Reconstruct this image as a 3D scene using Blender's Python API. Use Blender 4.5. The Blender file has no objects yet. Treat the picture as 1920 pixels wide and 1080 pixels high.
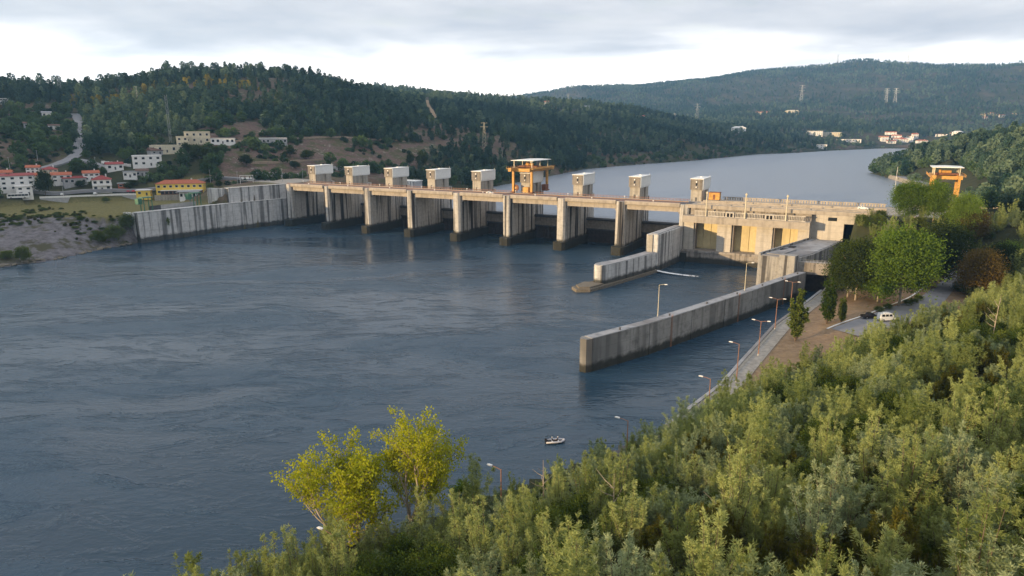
import bpy, math, random
import numpy as np
from mathutils import Vector, Matrix

random.seed(7); RNG = np.random.default_rng(7)
scene = bpy.context.scene
COL = scene.collection
R = math.radians

# ---------------------------------------------------------------- camera
CAM_Z = 69.0
FPX = 1280.0                      # focal length in pixels of a 1920 wide picture
PITCH = math.atan(302 / FPX)
cam_d = bpy.data.cameras.new('camera'); cam = bpy.data.objects.new('camera', cam_d); COL.objects.link(cam)
cam_d.sensor_width = 36; cam_d.lens = 24; cam_d.clip_start = 0.5; cam_d.clip_end = 30000
cam.location = (0, 0, CAM_Z); cam.rotation_euler = (math.pi / 2 - PITCH, 0, 0)
scene.camera = cam

# ---------------------------------------------------------------- sun direction (from the left bank, low)
SUN_EL = R(6.2)
SUN_AZ = R(-118)                  # measured clockwise from +Y
SUN_DIR = Vector((math.sin(SUN_AZ) * math.cos(SUN_EL), math.cos(SUN_AZ) * math.cos(SUN_EL), math.sin(SUN_EL)))

# ---------------------------------------------------------------- world: broken grey cloud deck over a bright horizon
world = bpy.data.worlds.new('World'); scene.world = world; world.use_nodes = True
nt = world.node_tree; nt.nodes.clear()
def wn(t, **k):
    n = nt.nodes.new(t)
    for a, b in k.items(): setattr(n, a, b)
    return n
def wmath(op, a, b=None, c=None, clamp=False):
    n = wn('ShaderNodeMath', operation=op, use_clamp=clamp)
    for i, x in enumerate((a, b, c)):
        if x is None: continue
        if isinstance(x, (int, float)): n.inputs[i].default_value = x
        else: nt.links.new(x, n.inputs[i])
    return n.outputs[0]
sky = wn('ShaderNodeTexSky', sky_type='NISHITA', sun_disc=False)
sky.sun_elevation = SUN_EL; sky.sun_rotation = SUN_AZ % (2 * math.pi); sky.altitude = 60; sky.air_density = 1.2; sky.dust_density = 1.5
tc = wn('ShaderNodeTexCoord')
sep = wn('ShaderNodeSeparateXYZ'); nt.links.new(tc.outputs['Generated'], sep.inputs[0])
zz = wmath('MAXIMUM', sep.outputs[2], 0.0)
den = wmath('ADD', zz, 0.09)
cu = wmath('DIVIDE', sep.outputs[0], den); cv = wmath('DIVIDE', sep.outputs[1], den)
comb = wn('ShaderNodeCombineXYZ'); nt.links.new(cu, comb.inputs[0]); nt.links.new(cv, comb.inputs[1])
n1 = wn('ShaderNodeTexNoise'); n1.inputs['Scale'].default_value = 0.55; n1.inputs['Detail'].default_value = 5; n1.inputs['Roughness'].default_value = 0.52; n1.inputs['Distortion'].default_value = 0.3
nt.links.new(comb.outputs[0], n1.inputs['Vector'])
n2 = wn('ShaderNodeTexNoise'); n2.inputs['Scale'].default_value = 1.3; n2.inputs['Detail'].default_value = 6; n2.inputs['Roughness'].default_value = 0.55
nt.links.new(comb.outputs[0], n2.inputs['Vector'])
# deck: rises out of the bright band over the horizon
el = wmath('MULTIPLY_ADD', zz, 13.0, -1.0)            # 0 at about 6.7 degrees
m0 = wmath('ADD', el, wmath('MULTIPLY', wmath('SUBTRACT', n1.outputs[0], 0.5), 2.4))
m0 = wmath('ADD', m0, wmath('MULTIPLY', wmath('SUBTRACT', n2.outputs[0], 0.5), 0.6))
mask = wn('ShaderNodeMapRange', interpolation_type='SMOOTHSTEP'); nt.links.new(m0, mask.inputs[0])
mask.inputs[1].default_value = -0.55; mask.inputs[2].default_value = 0.75
deck = wn('ShaderNodeValToRGB'); nt.links.new(n2.outputs[0], deck.inputs[0])
deck.color_ramp.elements[0].position = 0.33; deck.color_ramp.elements[0].color = (0.375, 0.378, 0.40, 1)
deck.color_ramp.elements[1].position = 0.68; deck.color_ramp.elements[1].color = (0.525, 0.51, 0.505, 1)
glow = wn('ShaderNodeRGB'); glow.outputs[0].default_value = (1.75, 1.62, 1.47, 1)
mix = wn('ShaderNodeMix', data_type='RGBA'); nt.links.new(mask.outputs[0], mix.inputs[0]); nt.links.new(glow.outputs[0], mix.inputs[6]); nt.links.new(deck.outputs[0], mix.inputs[7])
bg_c = wn('ShaderNodeBackground'); nt.links.new(mix.outputs[2], bg_c.inputs[0]); bg_c.inputs[1].default_value = 1.0
bg_s = wn('ShaderNodeBackground'); nt.links.new(sky.outputs[0], bg_s.inputs[0]); bg_s.inputs[1].default_value = 0.13
gap = wn('ShaderNodeMapRange', interpolation_type='SMOOTHSTEP'); nt.links.new(n1.outputs[0], gap.inputs[0])
gap.inputs[1].default_value = 0.36; gap.inputs[2].default_value = 0.46; gap.inputs[3].default_value = 0.72; gap.inputs[4].default_value = 1.0
ms = wn('ShaderNodeMixShader'); nt.links.new(gap.outputs[0], ms.inputs[0]); nt.links.new(bg_s.outputs[0], ms.inputs[1]); nt.links.new(bg_c.outputs[0], ms.inputs[2])
wo = wn('ShaderNodeOutputWorld'); nt.links.new(ms.outputs[0], wo.inputs[0])

# ---------------------------------------------------------------- sun lamp
sd = bpy.data.lights.new('sun', 'SUN'); sd.energy = 5.0; sd.angle = R(0.6); sd.color = (1.0, 0.71, 0.38)
sun = bpy.data.objects.new('sun', sd); COL.objects.link(sun)
sun.rotation_euler = SUN_DIR.to_track_quat('Z', 'Y').to_euler(); sun.location = (-300, 0, 300)

vs = scene.view_settings; vs.view_transform = 'Standard'; vs.look = 'None'; vs.gamma = 1.0; vs.exposure = 1.08; vs.use_curve_mapping = False
cy = scene.cycles; cy.use_denoising = True; cy.max_bounces = 6; cy.diffuse_bounces = 2; cy.glossy_bounces = 3; cy.transmission_bounces = 3
cy.transparent_max_bounces = 6; cy.volume_bounces = 0; cy.caustics_reflective = False; cy.caustics_refractive = False
cy.sample_clamp_indirect = 4.0

# ---------------------------------------------------------------- surveying: picture ray -> place, dam frame (s along the crest, t upstream)
CP, SP = math.cos(PITCH), math.sin(PITCH)
def ray(px, py):
    a = (px - 960) / FPX; b = -(py - 540) / FPX
    return (a, CP + b * SP, -SP + b * CP)
def at(px, py, z):
    d = ray(px, py); k = (z - CAM_Z) / d[2]; return (k * d[0], k * d[1], z)
def atr(px, py, r):
    d = ray(px, py); k = r / math.hypot(d[0], d[1]); return (k * d[0], k * d[1], CAM_Z + k * d[2])
P0 = (-139.56, 498.27); AX = R(27.648); CA, SA = math.cos(AX), math.sin(AX)
def W(s, t, z=0.0): return (P0[0] + s * CA + t * SA, P0[1] - s * SA + t * CA, z)
def ST(x, y):
    dx, dy = x - P0[0], y - P0[1]; return dx * CA - dy * SA, dx * SA + dy * CA
def project(x, y, z):
    z = z - CAM_Z; f = y * CP - z * SP; u = y * SP + z * CP
    return 960 + FPX * x / f, 540 - FPX * u / f
TAIL = 2.3; POOL = 15.5           # water levels below and above the dam

# ---------------------------------------------------------------- small helpers
def link(o): COL.objects.link(o); return o
def tag(o, label=None, cat=None, group=None, kind=None):
    if label: o['label'] = label
    if cat: o['category'] = cat
    if group: o['group'] = group
    if kind: o['kind'] = kind
    return o
def empty(name, loc, rz=0.0, label=None, cat=None, group=None):
    o = bpy.data.objects.new(name, None); o.empty_display_size = 0.5; o.location = loc; o.rotation_euler = (0, 0, rz); link(o)
    return tag(o, label, cat, group)
def damthing(name, s, t, z, label, cat, group=None): return empty(name, W(s, t, z), -AX, label, cat, group)

class MB:
    def __init__(self): self.v = []; self.f = []
    def add(self, vs_, fs):
        b = len(self.v); self.v += [tuple(p) for p in vs_]; self.f += [tuple(i + b for i in q) for q in fs]; return self
    def box(self, x0, x1, y0, y1, z0, z1):
        v = [(x0, y0, z0), (x1, y0, z0), (x1, y1, z0), (x0, y1, z0), (x0, y0, z1), (x1, y0, z1), (x1, y1, z1), (x0, y1, z1)]
        return self.add(v, [(3, 2, 1, 0), (4, 5, 6, 7), (0, 1, 5, 4), (1, 2, 6, 5), (2, 3, 7, 6), (3, 0, 4, 7)])
    def prism(self, pts, z0, z1, z1b=None):
        n = len(pts); a = sum(pts[i][0] * pts[(i + 1) % n][1] - pts[(i + 1) % n][0] * pts[i][1] for i in range(n))
        if a < 0: pts = pts[::-1]
        zt = z1 if not callable(z1) else None
        v = [(p[0], p[1], z0) for p in pts] + [(p[0], p[1], z1 if zt is not None else z1(*p)) for p in pts]
        return self.add(v, [tuple(range(n - 1, -1, -1)), tuple(range(n, 2 * n))] + [(i, (i + 1) % n, n + (i + 1) % n, n + i) for i in range(n)])
    def extrude_x(self, prof, x0, x1):      # profile in (y,z)
        n = len(prof); a = sum(prof[i][0] * prof[(i + 1) % n][1] - prof[(i + 1) % n][0] * prof[i][1] for i in range(n))
        if a < 0: prof = prof[::-1]
        v = [(x0, p[0], p[1]) for p in prof] + [(x1, p[0], p[1]) for p in prof]
        return self.add(v, [tuple(range(n - 1, -1, -1)), tuple(range(n, 2 * n))] + [(i, (i + 1) % n, n + (i + 1) % n, n + i) for i in range(n)])
    def extrude_y(self, prof, y0, y1):      # profile in (x,z)
        n = len(prof); a = sum(prof[i][0] * prof[(i + 1) % n][1] - prof[(i + 1) % n][0] * prof[i][1] for i in range(n))
        if a > 0: prof = prof[::-1]
        v = [(p[0], y0, p[1]) for p in prof] + [(p[0], y1, p[1]) for p in prof]
        return self.add(v, [tuple(range(n - 1, -1, -1)), tuple(range(n, 2 * n))] + [(i, (i + 1) % n, n + (i + 1) % n, n + i) for i in range(n)])
    def tube(self, pts, rad, n=8, cap=True):
        pts = [Vector(p) for p in pts]; rad = rad if hasattr(rad, '__len__') else [rad] * len(pts); b = len(self.v); prev = None
        for i, p in enumerate(pts):
            d = (pts[min(i + 1, len(pts) - 1)] - pts[max(i - 1, 0)]).normalized()
            if prev is None: prev = d.orthogonal().normalized()
            x = (prev - d * prev.dot(d)); x = x.normalized() if x.length > 1e-6 else d.orthogonal().normalized(); prev = x; y = d.cross(x)
            for k in range(n):
                a = 2 * math.pi * k / n; q = p + (x * math.cos(a) + y * math.sin(a)) * rad[i]; self.v.append(tuple(q))
        for i in range(len(pts) - 1):
            for k in range(n):
                k2 = (k + 1) % n; self.f.append((b + i * n + k, b + i * n + k2, b + (i + 1) * n + k2, b + (i + 1) * n + k))
        if cap:
            self.f.append(tuple(b + k for k in range(n - 1, -1, -1))); self.f.append(tuple(b + (len(pts) - 1) * n + k for k in range(n)))
        return self
    def beam(self, p, q, w, h):
        p, q = Vector(p), Vector(q); d = (q - p).normalized(); up = Vector((0, 0, 1)) if abs(d.z) < 0.95 else Vector((0, 1, 0))
        x = d.cross(up).normalized() * (w / 2); y = x.cross(d).normalized() * (h / 2)
        v = [p - x - y, p + x - y, p + x + y, p - x + y, q - x - y, q + x - y, q + x + y, q - x + y]
        return self.add(v, [(3, 2, 1, 0), (4, 5, 6, 7), (0, 1, 5, 4), (1, 2, 6, 5), (2, 3, 7, 6), (3, 0, 4, 7)])
    def mesh(self, name, mat, smooth=False):
        me = bpy.data.meshes.new(name); me.from_pydata(self.v, [], self.f); me.materials.append(mat)
        if smooth: me.polygons.foreach_set('use_smooth', [True] * len(me.polygons))
        me.update(); return me
    def build(self, name, mat, parent=None, smooth=False, loc=None, rz=0.0):
        o = bpy.data.objects.new(name, self.mesh(name, mat, smooth)); link(o); o.parent = parent
        if loc is not None: o.location = loc
        o.rotation_euler = (0, 0, rz); return o
def put(name, me, parent, loc=(0, 0, 0), rz=0.0, sc=None):
    o = bpy.data.objects.new(name, me); link(o); o.parent = parent; o.location = loc; o.rotation_euler = (0, 0, rz)
    if sc is not None: o.scale = sc if hasattr(sc, '__len__') else (sc, sc, sc)
    return o
def np_mesh(name, verts, quads, mat, smooth=False):
    me = bpy.data.meshes.new(name); verts = np.asarray(verts, np.float32); quads = np.asarray(quads, np.int32); k = quads.shape[1]
    me.vertices.add(len(verts)); me.vertices.foreach_set('co', verts.ravel())
    me.loops.add(quads.size); me.loops.foreach_set('vertex_index', quads.ravel())
    me.polygons.add(len(quads)); me.polygons.foreach_set('loop_start', np.arange(0, quads.size, k, dtype=np.int32))
    if smooth: me.polygons.foreach_set('use_smooth', np.ones(len(quads), bool))
    me.materials.append(mat); me.update(calc_edges=True); return me

# ---------------------------------------------------------------- materials
class NT:
    def __init__(self, name):
        self.m = bpy.data.materials.new(name); self.m.use_nodes = True; self.t = self.m.node_tree; self.t.nodes.clear()
        self.out = self.n('ShaderNodeOutputMaterial')
    def n(self, t, **k):
        x = self.t.nodes.new(t)
        for a, b in k.items(): setattr(x, a, b)
        return x
    def l(self, a, b): self.t.links.new(a, b)
    def inp(self, node, i, x):
        if x is None: return
        if hasattr(x, 'is_linked') or hasattr(x, 'links'): self.l(x, node.inputs[i])
        else: node.inputs[i].default_value = x
    def math(self, op, a, b=None, c=None, clamp=False):
        x = self.n('ShaderNodeMath', operation=op, use_clamp=clamp)
        for i, q in enumerate((a, b, c)): self.inp(x, i, q)
        return x.outputs[0]
    def noise(self, vec, scale, detail=3, rough=0.5, dist=0.0, mapscale=None):
        if mapscale:
            mp = self.n('ShaderNodeMapping'); mp.inputs['Scale'].default_value = mapscale; self.l(vec, mp.inputs[0]); vec = mp.outputs[0]
        x = self.n('ShaderNodeTexNoise'); x.inputs['Scale'].default_value = scale; x.inputs['Detail'].default_value = detail
        x.inputs['Roughness'].default_value = rough; x.inputs['Distortion'].default_value = dist
        if vec is not None: self.l(vec, x.inputs['Vector'])
        return x.outputs[0]
    def ramp(self, fac, stops):
        x = self.n('ShaderNodeValToRGB'); e = x.color_ramp.elements
        while len(e) < len(stops): e.new(0.5)
        for el_, (p, c) in zip(e, stops): el_.position = p; el_.color = (*c, 1) if hasattr(c, '__len__') else (c, c, c, 1)
        self.l(fac, x.inputs[0]); return x.outputs[0]
    def mix(self, fac, a, b, mode='MIX'):
        x = self.n('ShaderNodeMix', data_type='RGBA', blend_type=mode); self.inp(x, 0, fac)
        for i, q in ((6, a), (7, b)):
            if isinstance(q, tuple): x.inputs[i].default_value = (*q, 1) if len(q) == 3 else q
            else: self.l(q, x.inputs[i])
        return x.outputs[2]
    def maprange(self, v, a, b, c=0.0, d=1.0):
        x = self.n('ShaderNodeMapRange', interpolation_type='SMOOTHSTEP'); self.l(v, x.inputs[0])
        for i, q in enumerate((a, b, c, d)): x.inputs[i + 1].default_value = q
        return x.outputs[0]
    def pos(self): return self.n('ShaderNodeNewGeometry').outputs['Position']
    def principled(self, col, rough=0.8, metal=0.0, spec=0.3, normal=None):
        b = self.n('ShaderNodeBsdfPrincipled'); 
        if isinstance(col, tuple): b.inputs['Base Color'].default_value = (*col, 1)
        else: self.l(col, b.inputs['Base Color'])
        self.inp(b, 'Roughness', rough); b.inputs['Metallic'].default_value = metal; b.inputs['Specular IOR Level'].default_value = spec
        if normal is not None: self.l(normal, b.inputs['Normal'])
        self.l(b.outputs[0], self.out.inputs['Surface']); return b
    def bump(self, h, strength=0.3, dist=0.1):
        x = self.n('ShaderNodeBump'); x.inputs['Strength'].default_value = strength; x.inputs['Distance'].default_value = dist; self.l(h, x.inputs['Height']); return x.outputs[0]

def paint(name, col, rough=0.6, var=0.12, metal=0.0, spec=0.3, scale=0.7):
    m = NT(name); p = m.pos(); nz = m.noise(p, scale, 4, 0.6)
    c = m.ramp(nz, [(0.3, tuple(x * (1 - var) for x in col)), (0.7, tuple(min(1, x * (1 + var)) for x in col))])
    m.principled(c, rough, metal, spec); return m.m

def concrete(name, col, streak=0.6, blotch=0.35, wet=None, scale=1.0, joints=3.0, warm=None):
    """cast concrete: blotches, runs of dirt down the face, faint lift joints, a dark slimy band where the river wets it"""
    m = NT(name); p = m.pos()
    sx = m.n('ShaderNodeSeparateXYZ'); m.l(p, sx.inputs[0])
    big = m.noise(p, 0.07 * scale, 4, 0.6); mid = m.noise(p, 0.6 * scale, 5, 0.65)
    c = m.ramp(mid, [(0.25, tuple(x * (1 - blotch) for x in col)), (0.5, col), (0.8, tuple(min(1, x * 1.18) for x in col))])
    if warm: c = m.mix(m.maprange(big, 0.45, 0.62), c, warm)
    st = m.noise(p, 1.0, 3, 0.55, 0.0, (0.42 * scale, 0.42 * scale, 0.012))
    st2 = m.noise(p, 1.0, 4, 0.6, 0.0, (1.6 * scale, 1.6 * scale, 0.03))
    s1 = m.maprange(st, 0.49, 0.63); s2 = m.maprange(st2, 0.56, 0.68)
    nrm = m.n('ShaderNodeNewGeometry').outputs['Normal']; ns = m.n('ShaderNodeSeparateXYZ'); m.l(nrm, ns.inputs[0])
    side = m.math('SUBTRACT', 1.0, m.math('ABSOLUTE', ns.outputs[2]))
    f = m.math('MULTIPLY', m.math('MAXIMUM', s1, m.math('MULTIPLY', s2, 0.7)), m.math('MULTIPLY', side, streak), clamp=True)
    c = m.mix(f, c, (0.035, 0.033, 0.034))
    if joints:
        fr = m.math('FRACT', m.math('DIVIDE', sx.outputs[2], joints))
        jl = m.math('MULTIPLY', m.math('LESS_THAN', fr, 0.035), m.math('MULTIPLY', side, 0.35))
        c = m.mix(jl, c, (0.08, 0.075, 0.07))
    if wet is not None:
        wn_ = m.noise(p, 0.35, 4, 0.7)
        h = m.math('ADD', sx.outputs[2], m.math('MULTIPLY', m.math('SUBTRACT', wn_, 0.5), 3.0))
        w = m.maprange(h, wet - 0.7, wet + 0.9, 1.0, 0.0)
        c = m.mix(m.math('MULTIPLY', w, 0.9), c, (0.022, 0.023, 0.018))
    nb = m.bump(m.noise(p, 2.5, 5, 0.7), 0.35, 0.08)
    m.principled(c, 0.88, 0, 0.25, nb); return m.m

def leaf(name, c0, c1, trans=0.3, vari=0.5, patch=0.25):
    """leaves: colour varies from tree to tree and clump to clump"""
    m = NT(name); oi = m.n('ShaderNodeObjectInfo'); p = m.pos()
    nz = m.noise(p, patch, 3, 0.6); nz2 = m.noise(p, 2.5, 2, 0.5)
    f = m.math('ADD', m.math('MULTIPLY', oi.outputs['Random'], vari), m.math('MULTIPLY', nz, 1 - vari))
    f = m.math('ADD', f, m.math('MULTIPLY', m.math('SUBTRACT', nz2, 0.5), 0.7))
    c = m.ramp(f, [(0.18, c0), (0.82, c1)])
    d = m.n('ShaderNodeBsdfDiffuse'); m.l(c, d.inputs[0]); t = m.n('ShaderNodeBsdfTranslucent')
    m.l(m.mix(0.4, c, (c1[0] * 1.4, c1[1] * 1.4, c1[2] * 0.6)), t.inputs[0])
    x = m.n('ShaderNodeMixShader'); x.inputs[0].default_value = trans; m.l(d.outputs[0], x.inputs[1]); m.l(t.outputs[0], x.inputs[2])
    m.l(x.outputs[0], m.out.inputs['Surface']); return m.m
def glass(name, col=(0.02, 0.025, 0.03)):
    m = NT(name); m.principled(col, 0.08, 0, 0.6); return m.m

def water(name, deep, chop, ruffle=True):
    m = NT(name); p = m.pos()
    if ruffle:
        # current: long swirling bands of ruffled and slick water drifting away from the tailrace
        warp = m.n('ShaderNodeVectorMath', operation='ADD'); wcol = m.n('ShaderNodeTexNoise'); wcol.inputs['Scale'].default_value = 0.012; wcol.inputs['Detail'].default_value = 3; m.l(p, wcol.inputs['Vector'])
        ws = m.n('ShaderNodeVectorMath', operation='SCALE'); m.l(wcol.outputs['Color'], ws.inputs[0]); ws.inputs['Scale'].default_value = 34.0; m.l(p, warp.inputs[0]); m.l(ws.outputs[0], warp.inputs[1]); q = warp.outputs[0]
        band = m.noise(q, 1.0, 5, 0.62, 0.8, (0.007, 0.021, 0.01)); wisps = m.noise(q, 1.0, 4, 0.65, 0.8, (0.06, 0.15, 0.08))
        fine = m.noise(p, 1.0, 3, 0.6, 0.5, (0.35, 0.75, 0.5)); swell = m.noise(q, 1.0, 3, 0.55, 0.8, (0.10, 0.20, 0.1)); tiny = m.noise(p, 1.9, 2, 0.5)
        mask = m.maprange(band, 0.40, 0.62, 0.35, 1.0); wm = m.maprange(wisps, 0.48, 0.64, 0.6, 1.4)
        h = m.math('MULTIPLY', m.math('ADD', fine, m.math('MULTIPLY', tiny, 0.35)), m.math('MULTIPLY', mask, wm))
        h = m.math('ADD', m.math('MULTIPLY', h, 1.5), m.math('MULTIPLY', swell, 0.55)); h = m.math('ADD', h, m.math('MULTIPLY', wisps, m.math('MULTIPLY', mask, 0.55)))
        col = m.mix(mask, deep, tuple(x * 1.55 for x in deep)); rough = m.maprange(band, 0.40, 0.62, 0.10, 0.34)  # paler body colour in ruffled bands paints in their sky sheen
    else:
        h = m.math('ADD', m.noise(p, 0.55, 2, 0.5), m.math('MULTIPLY', m.noise(p, 0.16, 2, 0.5), 1.2)); col = deep; rough = 0.30
    nb = m.n('ShaderNodeBump'); nb.inputs['Strength'].default_value = chop; nb.inputs['Distance'].default_value = 0.55; m.l(h, nb.inputs['Height'])
    b = m.principled(col, rough, 0, 0.5, nb.outputs[0]); b.inputs['IOR'].default_value = 1.33
    return m.m

M = {}
M['pier'] = concrete('pier_concrete', (0.50, 0.48, 0.45), 1.0, 0.32, 7.6, 1.0, 2.6)
M['wall'] = concrete('wall_concrete', (0.58, 0.575, 0.565), 0.72, 0.3, 5.4, 0.8, 3.0)
M['guide'] = concrete('guide_wall_concrete', (0.33, 0.32, 0.305), 0.42, 0.5, 4.6, 0.55, 2.9, (0.215, 0.21, 0.20))
M['foot'] = concrete('wet_footing', (0.17, 0.165, 0.15), 0.8, 0.4, 7.2, 1.0, 0)
M['deck'] = concrete('deck_concrete', (0.40, 0.355, 0.30), 0.25, 0.25, None, 1.0, 0)
M['tower'] = concrete('tower_concrete', (0.42, 0.39, 0.34), 0.3, 0.25, None, 1.5, 2.0)
M['tower_dark'] = concrete('tower_head_concrete', (0.25, 0.225, 0.195), 0.3, 0.3, None, 1.5, 0)
M['house_conc'] = concrete('powerhouse_concrete', (0.52, 0.48, 0.42), 0.22, 0.12, 4.5, 1.0, 3.0)
M['panel'] = concrete('powerhouse_panel', (0.60, 0.50, 0.28), 0.12, 0.1, None, 1.0, 0)  # yellow base colour includes the golden sunlight on the bay panels
M['plinth'] = concrete('powerhouse_plinth', (0.33, 0.30, 0.27), 0.55, 0.35, 5.0, 1.2, 0)
M['lock'] = concrete('lock_concrete', (0.33, 0.32, 0.305), 0.85, 0.4, 4.0, 1.0, 0)
M['lock_top'] = concrete('lock_top_concrete', (0.36, 0.365, 0.38), 0.0, 0.55, None, 0.5, 0, (0.22, 0.215, 0.22))
M['clad'] = paint('white_cladding', (0.80, 0.81, 0.79), 0.5, 0.06)
M['cream'] = paint('cream_render', (0.62, 0.56, 0.42), 0.8, 0.12)
M['white'] = paint('white_render', (0.78, 0.77, 0.75), 0.8, 0.08)
M['grey'] = paint('grey_render', (0.40, 0.40, 0.41), 0.8, 0.15)
M['yellow_wall'] = paint('yellow_render', (0.78, 0.56, 0.10), 0.8, 0.08)
M['stone'] = concrete('rough_stone_wall', (0.36, 0.33, 0.28), 0.3, 0.45, None, 2.0, 0)
M['tile'] = paint('red_roof_tile', (0.42, 0.13, 0.07), 0.85, 0.25, scale=1.5)
M['tile_dark'] = paint('dark_red_roof_tile', (0.30, 0.065, 0.06), 0.85, 0.25, scale=1.5)
M['tile_brown'] = paint('brown_roof_tile', (0.16, 0.10, 0.08), 0.85, 0.3, scale=1.5)
M['slate'] = paint('grey_sheet_roof', (0.30, 0.31, 0.33), 0.6, 0.15)
M['glass'] = glass('dark_window_glass')
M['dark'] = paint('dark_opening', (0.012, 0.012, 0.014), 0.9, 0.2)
M['crane'] = paint('yellow_crane_paint', (0.56, 0.30, 0.075), 0.55, 0.25)
M['crane_dark'] = paint('rusty_machinery', (0.20, 0.085, 0.045), 0.7, 0.3)
M['steel'] = paint('weathered_steel', (0.09, 0.09, 0.095), 0.5, 0.3, 0.4)
M['galv'] = paint('galvanised_steel', (0.42, 0.43, 0.44), 0.45, 0.12, 0.5)
M['gate'] = paint('beige_gate_plate', (0.27, 0.235, 0.20), 0.6, 0.3)
M['gate_dark'] = paint('rusty_gate_plate', (0.05, 0.035, 0.03), 0.7, 0.4)
M['rust_pole'] = paint('rust_red_pole', (0.30, 0.15, 0.09), 0.6, 0.2)
M['lamp_white'] = paint('white_lamp_head', (0.80, 0.80, 0.80), 0.4, 0.05)
M['green_steel'] = paint('green_steel', (0.06, 0.17, 0.11), 0.5, 0.2)
M['asphalt'] = paint('asphalt', (0.125, 0.125, 0.135), 0.95, 0.18, scale=0.25)
M['asphalt_light'] = paint('pale_worn_asphalt', (0.25, 0.25, 0.265), 0.95, 0.15, scale=0.2)
M['white_line'] = paint('road_paint', (0.75, 0.75, 0.73), 0.8, 0.1)
M['bark'] = paint('grey_brown_bark', (0.13, 0.10, 0.075), 0.95, 0.35, scale=3.0)
M['bark_pale'] = paint('pale_bark', (0.34, 0.29, 0.23), 0.95, 0.25, scale=3.0)
M['bark_dead'] = paint('bleached_dead_wood', (0.40, 0.33, 0.26), 0.95, 0.2, scale=3.0)
M['red_cloth'] = paint('red_canvas', (0.50, 0.03, 0.05), 0.9, 0.15)
M['tyre'] = paint('black_rubber', (0.012, 0.012, 0.012), 0.9, 0.2)
M['car_white'] = paint('white_car_paint', (0.78, 0.78, 0.77), 0.3, 0.03, 0, 0.5)
M['car_dark'] = paint('dark_brown_car_paint', (0.035, 0.025, 0.024), 0.3, 0.1, 0, 0.5)
M['hull'] = paint('grey_rubber_tube', (0.45, 0.45, 0.48), 0.5, 0.15)
M['hull_dark'] = paint('black_rubber_tube', (0.02, 0.02, 0.025), 0.5, 0.2)
M['skin'] = paint('skin', (0.45, 0.27, 0.19), 0.6, 0.05)
M['cloth_dark'] = paint('dark_jacket', (0.02, 0.022, 0.03), 0.9, 0.2)
M['cloth_light'] = paint('pale_cap', (0.65, 0.65, 0.64), 0.9, 0.1)
M['foam'] = paint('white_water', (0.82, 0.84, 0.86), 0.7, 0.08)
M['rock'] = concrete('bank_rock', (0.19, 0.165, 0.13), 0.2, 0.5, None, 2.5, 0)
# foliage
M['acacia'] = leaf('acacia_foliage', (0.13, 0.17, 0.050), (0.42, 0.465, 0.185), 0.36, 0.5, 0.16)
M['acacia_grey'] = leaf('grey_acacia_foliage', (0.15, 0.195, 0.10), (0.38, 0.44, 0.26), 0.34, 0.5, 0.16)
M['scrub'] = leaf('broom_foliage', (0.035, 0.048, 0.010), (0.14, 0.135, 0.028), 0.3, 0.55, 0.15)
M['bush'] = leaf('bush_foliage', (0.035, 0.065, 0.012), (0.14, 0.175, 0.035), 0.3, 0.5, 0.2)
M['plane'] = leaf('plane_foliage', (0.055, 0.105, 0.012), (0.21, 0.30, 0.05), 0.34, 0.35, 0.3)
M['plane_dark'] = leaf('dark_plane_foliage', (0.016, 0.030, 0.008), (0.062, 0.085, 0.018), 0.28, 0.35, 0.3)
M['plane_brown'] = leaf('turning_plane_foliage', (0.06, 0.055, 0.014), (0.17, 0.115, 0.03), 0.28, 0.35, 0.3)
M['poplar'] = leaf('yellow_poplar_foliage', (0.18, 0.24, 0.015), (0.52, 0.51, 0.04), 0.4, 0.1, 0.5)
M['euc'] = leaf('eucalyptus_foliage', (0.020, 0.054, 0.042), (0.095, 0.150, 0.105), 0.2, 0.6, 0.012)
M['pine'] = leaf('pine_foliage', (0.016, 0.040, 0.026), (0.070, 0.105, 0.052), 0.15, 0.6, 0.012)
M['broad'] = leaf('broadleaf_foliage', (0.028, 0.066, 0.032), (0.125, 0.190, 0.078), 0.25, 0.6, 0.012)
M['greyg'] = leaf('grey_green_foliage', (0.075, 0.125, 0.090), (0.185, 0.25, 0.165), 0.25, 0.6, 0.012)
M['painted_sun'] = leaf('painted_sun_foliage', (0.15, 0.13, 0.02), (0.36, 0.30, 0.05), 0.3, 0.6, 0.02)  # leaf colour with warm sunlight painted in
# ================================================================ TERRAIN
# quay edge of the right bank, s as a function of t
QT = np.array([-1600, -700, -520, -400, -345, -318, -292, -265, -240, -210, -190, -147, -92, -75, 0, 60], float)
QS = np.array([30, 120, 190, 240, 268, 282, 296, 309, 321, 326.5, 328, 331.5, 341, 342.5, 346, 348], float)
def quay_s(t): return np.interp(t, QT, QS)
LOWER = [(-11, 6), (-11, -20), (-19.5, -64), (-26, -125), (-20, -155), (-12, -182), (-16, -204), (-26, -260), (-70, -400), (-170, -700), (-420, -1600)]
LOWER = LOWER + [(float(quay_s(t)), t) for t in (-1600, -700, -520, -400, -345, -318, -292, -265, -240, -210, -190, -147, -92)] + [(344, -75), (346, -60), (346, 6)]
UPPER = [(-2, 2), (6, 30), (20, 60), (40, 120), (48, 171), (42, 269), (23, 465), (50, 610), (89, 737), (144, 1083), (195, 1173), (264, 1392), (362, 1622), (520, 1730), (900, 1800),
         (900, 1640), (640, 1560), (560, 1350), (520, 1100), (470, 880), (420, 700), (372, 600), (349, 553), (369, 466), (397, 324), (402, 150), (396, 60), (350, 30), (348, 2)]
MEADOW = [(-147, -113), (-136, -100.6), (-118, -73), (-106, -65.5), (-99, -60.5), (-76, -49.5), (-60, -66), (-27, -66), (-24, -126), (-70, -150), (-100, -160), (-150, -160)]
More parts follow.
